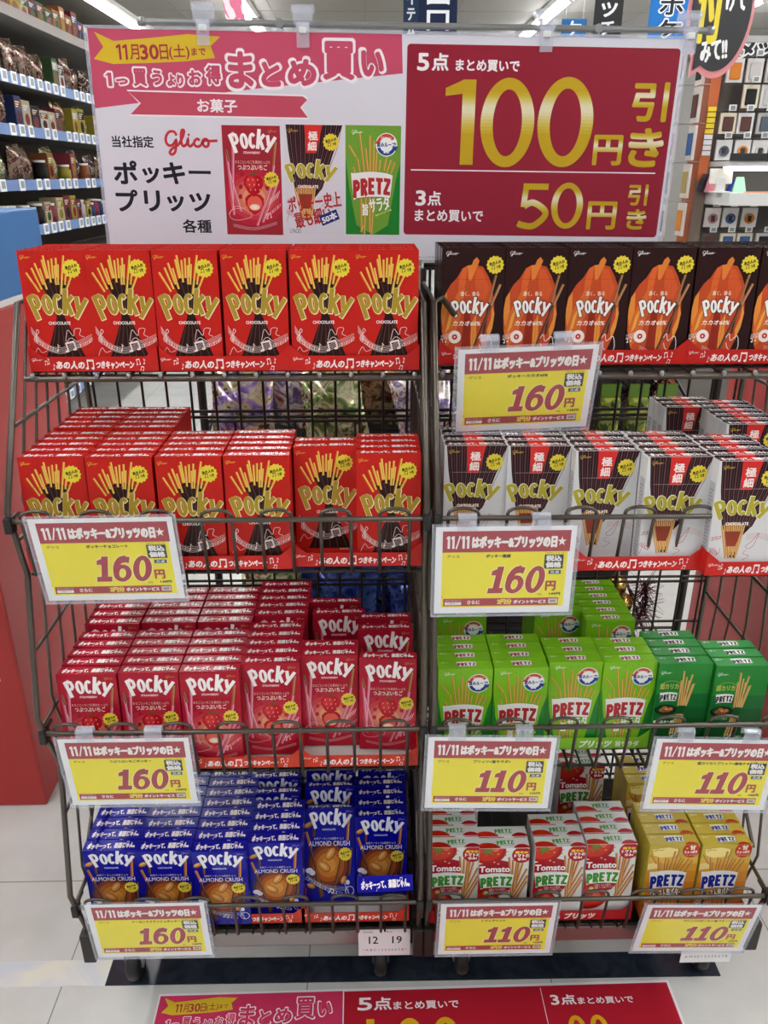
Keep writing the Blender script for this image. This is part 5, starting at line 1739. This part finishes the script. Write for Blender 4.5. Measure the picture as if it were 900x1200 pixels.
rear_stand()
rb2 = random.Random(11)
WHERE = ['outermost', 'second', 'third', 'fourth', 'fifth', 'sixth', 'seventh', 'eighth', 'ninth']
for i in range(9):
    fi = [0, 2, 1, 3, 4, 1, 2, 3, 0][i]
    bag(-.245 + i * .062, 1.505 + .052 * (i % 3), CAM_H - .480 + .016 * (i % 3), .125, .14 + .012 * (i % 3), .042, fi, (R(-24), R(rb2.uniform(-14, 14)), R(rb2.uniform(-5, 5))), '%s foil candy bag, %s along the upper basket behind the red boxes' % (FN[fi], WHERE[i]), 'foil candy bags')
for i in range(6):
    bag(-.22 + i * .085, 1.51 + .06 * (i % 2), CAM_H - .945 + .01 * (i % 2), .13, .15, .045, 5 if i > 0 else 3, (R(-16), R(rb2.uniform(-9, 9)), R(rb2.uniform(-5, 5))), '%s foil candy bag, %s along the middle basket behind the strawberry boxes' % (FN[5 if i > 0 else 3], WHERE[i]), 'foil candy bags')

JARM = [noise_mix('pouch amber', ['#3a2414', '#a8742c', '#d8b060', '#5a1c14'], 40, .3), noise_mix('pouch lime', ['#2c3a14', '#7a8a2c', '#b8b848', '#3a4a1a'], 40, .3), noise_mix('pouch red', ['#4a1414', '#a03024', '#c8a070', '#2a0c0c'], 40, .3)]
jn = 0
for row, (z, mi) in enumerate(((CAM_H - .492, 1), (CAM_H - .345, 0))):
    for i in range(6):
        m_ = JARM[(mi + (i % 3 == 2)) % 3]
        mb = MB(); mb.box((-.02, -.012, 0), (.02, .012, .085), m_, None, .006)
        o = mb.build('candy_pouch', None, (.315 + i * .056, 1.535, z))
        hd = MB(); hd.box((-.02, -.003, .085), (.02, .003, .112), ink('#d8cf9a' if row else '#6a8a3a'), None, .001); hd.build('header_card', o)
        tag(o, '%s candy pouch, %s on the %s row behind the white boxes' % (['amber', 'lime', 'dark red'][(mi + (i % 3 == 2)) % 3], WHERE[i] if i else 'first', ['lower', 'upper'][row]), 'candy pouch', 'small candy pouches')
hb = MB(); hb.box((.28, 1.52, CAM_H - .352), (.64, 1.66, CAM_H - .346), WIRE_D)
o = hb.build('pouch_shelf'); tag(o, 'narrow dark shelf carrying the upper row of candy pouches', 'shelf')


def tinsel(pts, label, seed):
    r = random.Random(seed); mb = MB()
    m = mat('tinsel red', '#6e1030', .25, .75); m2 = mat('tinsel wine', '#3c0a1e', .3, .7)
    P = [Vector(p) for p in pts]
    mb.tube(P, .004, m2, 6)
    for i in range(len(P) - 1):
        for k in range(150):
            t = r.random(); c = P[i].lerp(P[i + 1], t)
            d = Vector((r.uniform(-1, 1), r.uniform(-1, 1), r.uniform(-1, 1))).normalized()
            L = r.uniform(.03, .05); s = d.cross(Vector((r.random(), r.random(), r.random()))).normalized() * .0011
            e = c + d * L + Vector((0, 0, -.006))
            mb.face([c - s, c + s, e + s * .4, e - s * .4], m if k % 2 else m2)
    tag(mb.build('tinsel_garland'), label, 'tinsel')


q = at_y(770, 455, 1.60); tinsel([(q.x - .08, 1.6, q.z - .01), (q.x, 1.6, q.z), (q.x + .02, 1.6, q.z + .06)], 'short wine red tinsel garland hanging behind the white boxes', 5)
q = at_y(752, 705, 1.50); tinsel([(q.x, 1.50, q.z + .05), (q.x + .01, 1.5, q.z), (q.x - .01, 1.5, q.z - .07)], 'wine red tinsel garland hanging behind the lime green pretzel boxes', 6)
gq = at_y(722, 685, 1.52)
for i, (dx, dz) in enumerate(((0, 0), (.018, -.045), (.0, -.085))):
    mb = MB(); rows = []
    for a_ in range(9):
        th = PI * a_ / 8; rows.append([(.024 * math.sin(th) * math.cos(2 * PI * j / 14) * (1 + .05 * (-1) ** j), .024 * math.sin(th) * math.sin(2 * PI * j / 14), .024 * math.cos(th)) for j in range(14)])
    mb.quads(rows, noise_mix('bauble gold', ['#5a3a14', '#b8862c', '#e8c870', '#3a2010'], 60, .25, .7), True, True)
    o = mb.build('gold_bauble', None, (gq.x + dx, gq.y, gq.z + dz))
    cp = MB(); cp.lathe([(0, .030), (.005, .030), (.005, .022), (0, .022)], Matrix.Identity(4), GREYM, 10); cp.build('cap', o)
    tag(o, '%s glittering gold bauble beside the tinsel behind the pretzel boxes' % ['topmost', 'middle', 'lowest'][i], 'bauble', 'gold baubles')

# ------------------------------------------------------------------ left store shelving
GX = -1.60
gond = empty('store_shelving', (GX, 3.0, 0))
SHELF_M = mat('shelf steel', '#8b8984', .45, .3)
RAIL_M = mat('rail blue', '#6680b0', .4)
TAG_M = mat('tag white', '#e9eaec', .4)
SCR = mat('tag screen', '#8e8f8c', .3)
GY0, GY1 = 2.2, 7.6
gz = [CAM_H + .69, CAM_H + .415, CAM_H + .20, CAM_H - .032, CAM_H - .235, CAM_H - .45, CAM_H - .68, CAM_H - .90, CAM_H - 1.07]
bp = MB(); bp.box((-.55, GY0 - 3, .0), (-.50, GY1 - 3, CAM_H + .95), mat('shelving back', '#5c5348', .6)); bp.build('back_panel', gond)
for y in (GY0 - 3, 4.2 - 3 + .0, GY1 - 3):
    up = MB(); up.box((-.5, y, 0), (-.46, y + .05, CAM_H + .95), SHELF_M); up.build('upright', gond)
for i, z in enumerate(gz):
    s = MB(); s.box((-.5, GY0 - 3, z - .022), (0, GY1 - 3, z), SHELF_M)
    sh = s.build('shelf', gond)
    rl = MB()
    rl.box((0, GY0 - 3, z - .034), (.010, GY1 - 3, z + .012), RAIL_M if i not in (0,) else mat('rail grey', '#9b938d', .4, .3))
    rail = rl.build('label_rail', sh)
# canopy with its strip light
cn = MB(); cn.box((-.5, GY0 - 3, CAM_H + .93), (.12, GY1 - 3, CAM_H + .95), SHELF_M); cn.build('canopy', gond)
ct = MB(); ct.tube([(.06, GY0 - 2.8, CAM_H + .905), (.06, GY1 - 3.2, CAM_H + .905)], .018, mat('canopy tube', '#fffaf0', .5, 0, .2, 7.0), 8); ct.build('strip_light', gond)
tag(gond, 'long grey store shelving with blue label rails behind the sale banner', 'shelving')
rg = random.Random(21)
SN = ['', 'upper', 'second', 'third', 'fourth', '', '', '', 'lowest']
for i in (1, 2, 3, 4, 8):
    z = gz[i]; k = 0
    y = 3.05
    while y < 5.6 and k < 22:
        mb = MB(); M = Matrix.Translation((GX + .0105, y, z - .011))
        mb.box((0, -.030, -.024), (.006, .030, .026), TAG_M, M, .002)
        mb.box((.006, -.020, -.012), (.0066, .018, .018), SCR, M)
        o = mb.build('shelf_label')
        k += 1
        tag(o, 'white electronic shelf label, %s along the %s blue rail of the left shelving' % ('%d%s' % (k, 'st' if k in (1, 21) else 'nd' if k in (2, 22) else 'rd' if k == 3 else 'th'), SN[i]), 'shelf label', 'white electronic shelf labels')
        y += .105 if rg.random() < .7 else .21
PAL = [('#a8997a', 'cream'), ('#5c1c1c', 'dark red'), ('#8f7f2a', 'yellow'), ('#3a2018', 'brown'), ('#34502e', 'green'), ('#b0aba4', 'white'), ('#7c2c38', 'pink red'), ('#26325c', 'blue'), ('#7e4a26', 'orange'), ('#1d1514', 'black brown')]


def front_print(mb, W, H, ci, M, r):
    a = Art(); c2 = PAL[(ci + r.randint(1, 6)) % 10][0]; c3 = PAL[(ci + r.randint(2, 8)) % 10][0]
    a.rect(4, H * .62, W - 4, H * .88, c2, 0)
    a.ell(W * .5, H * .36, W * .28, H * .2, c3, 1, 16)
    for q in range(3): a.rect(W * .16, H * (.66 + .07 * q), W * (.5 + .12 * q), H * (.69 + .07 * q), '#efe8dc', 2)
    mb.art(a, M)


def shelf_goods(i, z, y0, y1, kinds, row):
    y = y0; k = 0
    while y < y1:
        ci = rg.randint(0, 9); kind = rg.choice(kinds)
        where = '%d%s along the %s shelf of the left shelving' % (k + 1, 'st' if k == 0 else 'nd' if k == 1 else 'rd' if k == 2 else 'th', row)
        if kind == 'box':
            w, h, d = rg.uniform(.075, .11), rg.uniform(.09, min(.15, 10)), .09
            mb = MB(); mb.box((-d, -w / 2, 0), (0, w / 2, h), ink(PAL[ci][0], False), None, .0015)
            front_print(mb, w * 1000, h * 1000, ci, Matrix(((0, 0, 1, 0), (1, 0, 0, -w / 2), (0, 1, 0, 0), (0, 0, 0, 1))), rg)
            o = mb.build('snack_packet', None, (GX - .03, y + w / 2, z + .0008)); tag(o, '%s snack packet, %s' % (PAL[ci][1], where), 'snack packet', 'packets on the left shelving')
            y += w + .006
        elif kind == 'jar':
            rr = .036; h = rg.uniform(.07, .1); mb = MB()
            mb.lathe([(0, 0), (rr, 0), (rr, h * .8), (rr * .8, h * .86), (rr * .8, h), (0, h)], Matrix.Identity(4), ink(PAL[ci][0], False), 16)
            o = mb.build('snack_tub', None, (GX - .06, y + rr, z + .0008))
            ld = MB(); ld.lathe([(0, h + .001), (rr * .86, h + .001), (rr * .86, h + .012), (0, h + .012)], Matrix.Identity(4), ink('#e0dcd4', False), 16); ld.build('lid', o)
            tag(o, 'small %s snack tub, %s' % (PAL[ci][1], where), 'snack tub', 'tubs on the left shelving')
            y += 2 * rr + .008
        else:
            w, h = rg.uniform(.12, .15), rg.uniform(.12, .155)
            m = [FOILS[4], noise_mix('foil maroon', ['#2a0e10', '#5a2420', '#94806a', '#1a0c0c'], 26, .2, .3, 1.6, .5, True), FOILS[3], noise_mix('foil dark', ['#1e1412', '#4a2a22', '#a89a90', '#2a1a1a'], 26, .2, .2, 2.0)][rg.randint(0, 3)]
            body, ed = pillow(w, h, .06, m, m, rg.randint(1, 90))
            o = body.build('snack_bag', None, (GX - .07, y + w / 2, z + .016)); o.rotation_euler = (R(rg.uniform(-14, 10)), R(-6), PI / 2)
            for e_ in ed: e_.build('sealed_edge', o)
            tag(o, 'glossy foil snack bag, %s' % where, 'snack bag', 'foil bags on the left shelving')
            y += w + .034
        k += 1


shelf_goods(0, gz[0], 3.0, 5.4, ['box'], 'topmost')
shelf_goods(1, gz[1], 3.0, 5.4, ['box', 'bag', 'bag'], 'upper')
shelf_goods(2, gz[2], 3.0, 5.4, ['box', 'box', 'bag'], 'second')
shelf_goods(3, gz[3], 3.0, 5.4, ['box', 'jar', 'bag'], 'third')
shelf_goods(4, gz[4], 3.2, 5.4, ['jar', 'box', 'jar'], 'fourth')
shelf_goods(8, gz[8], 3.6, 6.2, ['bag', 'box'], 'lowest')

# ------------------------------------------------------------------ phone accessories wall
PYW = 3.95
pl = at_y(808, 290, PYW); pr_x = 3.3
wall = empty('accessory_wall', (pl.x, PYW, 0))
WX0 = 0.0; WX1 = pr_x - pl.x
ztop = at_y(850, 52, PYW).z
DARKP = mat('peg panel', '#6b6660', .6)
m = MB(); m.box((0, 0, 0), (WX1, .05, ztop), DARKP); m.build('back_panel', wall)
hz0, hz1 = at_y(850, 73, PYW).z, ztop
m = MB(); m.box((-.02, -.06, hz0), (WX1, -.01, hz1), mat('header black', '#1c1b1c', .5)); m.box((-.02, -.062, hz1), (WX1, 0, hz1 + .025), GREYM)
a = Art()
for i, ch in enumerate('タッチペン'):
    x0 = 35 + i * 100
    b = (x0, 22 + (14 if ch == 'ッ' else 0), x0 + (88 if ch != 'ッ' else 66), 100 - (22 if ch == 'ッ' else 0))
    t = Art(); t.text(ch, *b, '#1c1b1c', 0, bold=4, res=3); o_ = Art(); o_.text(ch, *b, '#1c1b1c', 0, res=3)
    a.outline(o_, lambda p: p, 9, '#efeeee', 0, 10); a.add(t, lambda p: p, 2)
m.art(a, Matrix(((1, 0, 0, .015), (0, 0, -1, -.06), (0, 1, 0, hz0 - .01), (0, 0, 0, 1))))
m.build('header_sign', wall)
# side return with the orange post
m = MB(); m.box((-.05, -.10, 0), (-.005, .05, hz0 + .02), mat('post orange', '#b0561e', .5)); m.box((-.052, -.104, .95), (-.003, -.098, 1.35), mat('post grey', '#7a6a5c', .5))
for i in range(9):
    m.box((-.046, -.108, hz0 - .20 - i * .022), (-.010, -.103, hz0 - .182 - i * .022), ink('#e0c83a' if i < 5 else '#d8d8d8', False))
m.build('end_post', wall)
zc = at_y(850, 226, PYW - .30).z
m = MB(); m.box((0, -.36, zc - .05), (WX1, 0, zc), mat('counter white', '#dcdcd8', .3)); m.build('counter', wall)
m = MB(); lz = at_y(850, 195, PYW - .2).z
m.box((0, -.30, lz - .0), (WX1, -.02, lz + .02), mat('shelf white', '#cfcfcb', .4)); m.build('lamp_shelf', wall)
m = MB(); m.box((.02, -.26, lz - .018), (WX1, -.20, lz - .002), mat('counter tube', '#ffffff', .5, 0, .2, 4.0)); m.build('strip_light', wall)
m = MB(); m.box((0, -.31, lz + .02), (.55, -.30, lz + .05), BLACK); m.box((.28, -.312, lz + .021), (WX1, -.311, lz + .049), mat('orange edge', '#d8702a', .5)); m.build('edge_strip', wall)
tag(wall, 'phone accessory wall with a black header sign and a lit counter', 'display wall')
rp = random.Random(5)
ROWS = [(97, 22, 'p', 'topmost'), (127, 22, 'c', 'second'), (157, 20, 'c', 'third'), (188, 20, 'w', 'fourth'), (266, 20, 'w', 'fifth'), (293, 18, 'c', 'lowest')]
CASEC = [('#232323', 'black'), ('#8a76a8', 'lilac'), ('#5a3a34', 'brown'), ('#c8c6c2', 'silver'), ('#3a5a8a', 'blue'), ('#b07a7a', 'rose'), ('#a8925a', 'gold'), ('#55606a', 'slate'), ('#c87a2a', 'orange')]
for (py, hh, kind, rn) in ROWS:
    zb = at_y(850, py, PYW - .1).z; ht = hh / FPX * 3.85
    for lv in (1,):
        bar = None
    n = 15
    for i in range(n):
        x = pl.x + .045 + i * .083 + rp.uniform(-.003, .003)
        if rp.random() < .08: continue
        c, cn_ = CASEC[rp.randint(0, 8)]
        mb = MB(); W, H = .07, ht
        paper = ink(['#dcdad6', '#c9c4be', '#57524e', '#e4dcc0'][rp.randint(0, 3) if kind != 'w' else 0], False)
        mb.box((-W / 2, -.012, 0), (W / 2, 0, H), paper, None, .0015)
        o = mb.build('accessory_packet', None, (x, PYW - .10, zb))
        cb = MB()
        if kind == 'w':
            cb.lathe([(.014, -.003), (.022, -.003), (.022, .003), (.014, .003), (.014, -.003)], Matrix.Translation((0, -.016, H * .45)) @ Matrix.Rotation(PI / 2, 4, 'X'), ink(c, False), 20)
            cb.box((-.008, -.02, H * .3), (.008, -.014, H * .6), ink('#3a3432', False), None, .002)
            cb.build('strap', o)
        else:
            cb.box((-.023, -.018, H * .12), (.023, -.012, H * .82), ink(c, False), None, .004)
            cb.build('phone_case', o)
        hk = MB(); hk.tube([(0, -.006, H - .004), (0, -.006, H + .012), (0, .098, H + .012)], .0022, GREYM, 6); hk.box((-.016, -.04, H + .006), (.016, -.036, H + .030), TAG_M, None, .001); hk.box((-.010, -.0415, H + .010), (.010, -.04, H + .026), SCR)
        hk.tube([(0, -.036, H + .014), (0, -.006, H + .012)], .002, GREYM, 6)
        hk.build('hook_label', o)
        tag(o, '%s %s packet, %s in the %s row of the accessory wall' % (cn_, 'watch strap' if kind == 'w' else 'phone case', ORD[i], rn), 'accessory packet', 'packets on the accessory wall')
# side-facing packets left of the post
for r_ in range(5):
    for j in range(2):
        p = at_y(806 - r_ * 4 - j * 9, 100 + r_ * 44, PYW - .1 + .1 * j)
        c, cn_ = CASEC[(r_ * 2 + j) % 9]
        mb = MB(); mb.box((-.004, -.04, 0), (.008, .04, .14), ink('#c9c2ba', False), None, .0015); mb.box((-.009, -.028, .02), (-.004, .028, .11), ink(c, False), None, .002)
        o = mb.build('hanging_packet', None, (pl.x - .10 - .05 * j, p.y, p.z))
        hk = MB(); hk.tube([(0, 0, .135), (0, 0, .15), (.05 + .05 * j, 0, .15)], .002, GREYM, 6); hk.build('hook', o)
        tag(o, '%s packet hung beside the orange post, %s pair from the top, %s' % (cn_, ORD[r_], ['inner', 'outer'][j]), 'accessory packet', 'packets beside the orange post')
# payment screen, leaflets and small goods on the counter
pz = zc
s = at_y(845, 213, PYW - .25)
sc = MB(); sc.box((-.05, -.008, .035), (.05, .004, .098), mat('screen cream', '#e9e4d8', .4), Matrix.Rotation(R(-10), 4, 'X'), .006)
so = sc.build('tablet_stand', None, (s.x, s.y, pz)); f = MB(); f.box((-.02, -.006, 0), (.02, .006, .06), WHITE_P, None, .002); f.box((-.035, -.03, 0), (.035, .03, .006), WHITE_P, None, .002); f.build('foot', so)
tag(so, 'cream tablet stand on the lit counter of the accessory wall', 'tablet stand')
LF = [('#e0a070', 'peach'), ('#7aa0c8', 'pale blue'), ('#4a62b0', 'blue'), ('#efe6d8', 'cream'), ('#e8b088', 'apricot'), ('#b0c8d8', 'ice blue')]
for i in range(9):
    c, nm = LF[i % 6]
    mb = MB(); mb.box((-.045, -.03, 0), (.045, .03, .004), ink(c, False), None, .001)
    a = Art(); a.rect(-34, -20, 10, -12, '#f4f0ea', 0); a.ell(16, 6, 14, 12, '#5a5a6a', 0, 12); mb.art(a, Matrix.Translation((0, 0, .004)))
    tag(mb.build('leaflet', None, (pl.x + .14 + i * .125, PYW - .30, pz)), '%s leaflet, %s along the lit counter edge' % (nm, ORD[i]), 'leaflet', 'leaflets on the lit counter')
for i, (c, nm, px) in enumerate((('#2c2a30', 'black', 828), ('#9fd0b0', 'mint green', 868), ('#2848a8', 'blue', 862), ('#d88a94', 'pink', 836))):
    p = at_y(px, 215, PYW - .14 - .04 * (i % 2)); mb = MB(); h = .075 - .012 * (i % 3)
    mb.face([(-.03, 0, 0), (.03, 0, 0), (.02, .02, h), (-.015, .02, h)], ink(c, False)); mb.face([(.03, 0, 0), (.034, .03, 0), (.022, .026, h), (.02, .02, h)], ink(c, False)); mb.face([(-.03, 0, 0), (-.015, .02, h), (-.012, .026, h), (-.026, .03, 0)], ink(c, False)); mb.face([(-.015, .02, h), (.02, .02, h), (.022, .026, h), (-.012, .026, h)], ink(c, False)); mb.face([(.034, .03, 0), (-.026, .03, 0), (-.012, .026, h), (.022, .026, h)], ink(c, False))
    tag(mb.build('gadget_pack', None, (p.x, p.y, pz)), 'small %s gadget pack standing on the lit counter' % nm, 'gadget pack')


# ------------------------------------------------------------------ hanging signs above
def sign(px0, py0, px1, py1, Y, base, letters, label, edge='#f2f2f2', vertical=True, outline=None, cols=None):
    A = at_y(px0, py0, Y); B_ = at_y(px1, py1, Y); W = B_.x - A.x; H = A.z - B_.z
    mb = MB(); mb.box((0, 0, 0), (W, .012, H), ink(base, False), None, .002)
    a = Art(); n = len(letters)
    for i, ch in enumerate(letters):
        if vertical:
            h = H * 1000 / n; b = (W * 220, H * 1000 - (i + 1) * h + h * .1, W * 800, H * 1000 - i * h - h * .1)
        else:
            w = W * 1000 / n; b = (i * w + w * .1, H * 200, (i + 1) * w - w * .1, H * 800)
        if outline:
            o_ = Art(); o_.text(ch, *b, edge, 0); a.outline(o_, lambda p: p, 8, edge, 0, 8); a.text(ch, *b, outline, 2, bold=3, n=6)
        else:
            a.text(ch, *b, edge, 1, bold=3, n=6)
    mb.art(a, Matrix(((1, 0, 0, 0), (0, 0, -1, 0), (0, 1, 0, 0), (0, 0, 0, 1))))
    o = mb.build('hanging_sign', None, (A.x, Y, B_.z))
    wr = MB()
    for x in (W * .15, W * .85): wr.tube([(x, .006, H), (x, .006, 3.0 - B_.z)], .002, GREYM, 6)
    wr.build('hanger_wire', o)
    tag(o, label, 'hanging sign')


sign(491, -54, 535, 39, 6.0, '#14203c', 'ター口'.replace('口', 'ロ'), 'navy hanging sign with white lettering above the middle of the banner')
sign(473, -30, 490, 44, 6.3, '#26364f', 'アイテム', 'narrow slate sign behind the navy hanging sign')
sign(700, -22, 727, 44, 5.2, '#2e2d2c', 'タッチ', 'dark vertical hanging sign with white characters above the offer panel')
sign(659, 22, 686, 44, 6.0, '#1c5a92', 'ケ', 'small blue sign peeking over the red offer panel')
sign(770, -60, 806, 46, 4.6, '#1f6fb8', 'スマホケ', 'blue vertical hanging sign with black and white characters', '#f4f4f4', True, '#15151a')
# speech bubble sign
bc = at_y(846, 12, 3.6)
mb = MB(); sx_, sz_ = 28 / FPX * 3.9, 50 / FPX * 3.9
for k, (f, m_, dy) in enumerate(((1.12, mat('bubble edge', '#d98a8a', .5), .006), (1.0, mat('bubble black', '#1c1a1c', .5), 0))):
    pts = []
    for i in range(40):
        an = 2 * PI * i / 40
        rr = f * (1 + (.22 if 228 < math.degrees(an) < 240 else 0))
        pts.append((sx_ * rr * math.cos(an), sz_ * rr * math.sin(an)))
    fr = [(p[0], dy, p[1]) for p in pts]; bk = [(p[0], dy + .008, p[1]) for p in pts]
    mb.face(fr, m_); mb.face(bk[::-1], m_)
    for i in range(40): mb.face([fr[i], bk[i], bk[(i + 1) % 40], fr[(i + 1) % 40]], m_)
a = Art()
sxm, szm = sx_ * 1000, sz_ * 1000
a.text('付', -sxm * .85, -szm * .55, sxm * .08, szm * .85, '#e8d23a', 1, bold=6); a.text('けて', sxm * .1, -szm * .02, sxm * .8, szm * .42, '#f4f2ee', 1, bold=3)
a.text('みて!!', -sxm * .55, -szm * .84, sxm * .38, -szm * .48, '#f4f2ee', 1, bold=3, rot=R(8))
mb.art(a, Matrix(((1, 0, 0, 0), (0, 0, -1, 0), (0, 1, 0, 0), (0, 0, 0, 1))))
o = mb.build('speech_bubble_sign', None, bc)
wr = MB(); wr.tube([(0, .008, sz_), (0, .008, 3.0 - bc.z)], .002, GREYM, 6); wr.build('hanger_wire', o)
tag(o, 'black speech bubble sign with pink rim and yellow character above the phone cases', 'hanging sign')
# upper-left aisle poster and far shelving seen over the banner
mb = MB(); A = at_y(262, -30, 5.5); B_ = at_y(288, 27, 5.5); mb.box((0, 0, 0), (B_.x - A.x, .01, A.z - B_.z), noise_mix('pink poster', ['#d86a8a', '#f0d8dc', '#e8a0b0'], 8, .5), Matrix.Rotation(R(-8), 4, 'Y'))
o = mb.build('hanging_poster', None, (A.x, 5.5, B_.z)); wr = MB(); wr.tube([(.06, .005, A.z - B_.z - .01), (.06, .005, 3.0 - B_.z)], .002, GREYM, 6); wr.build('hanger_wire', o)
tag(o, 'pink and white poster hanging from the ceiling above the banner heading', 'hanging poster')
far = empty('far_shelving', (-.6, 9.0, 0))
m = MB(); m.box((-1.6, 0, 0), (1.2, .5, 2.35), mat('far shelf tan', '#8a7a64', .6)); m.build('carcass', far)
for i in range(7):
    m = MB()
    for j in range(14): m.box((-1.55 + j * .19, -.12, .15 + i * .31), (-1.40 + j * .19, -.01, .15 + i * .31 + .2), ink(PAL[(i * 5 + j * 3) % 10][0], False))
    m.box((-1.6, -.16, .12 + i * .31), (1.2, 0, .15 + i * .31), SHELF_M)
    s_ = m.build('stocked_shelf', far)
tag(far, 'far tan shelving at the end of the aisle above the banner', 'shelving')

# drop print masters that no box in view uses
for k, (r_, kids) in list(PROTO.items()):
    if k not in USED:
        for q_ in kids: bpy.data.objects.remove(q_)
        bpy.data.objects.remove(r_)
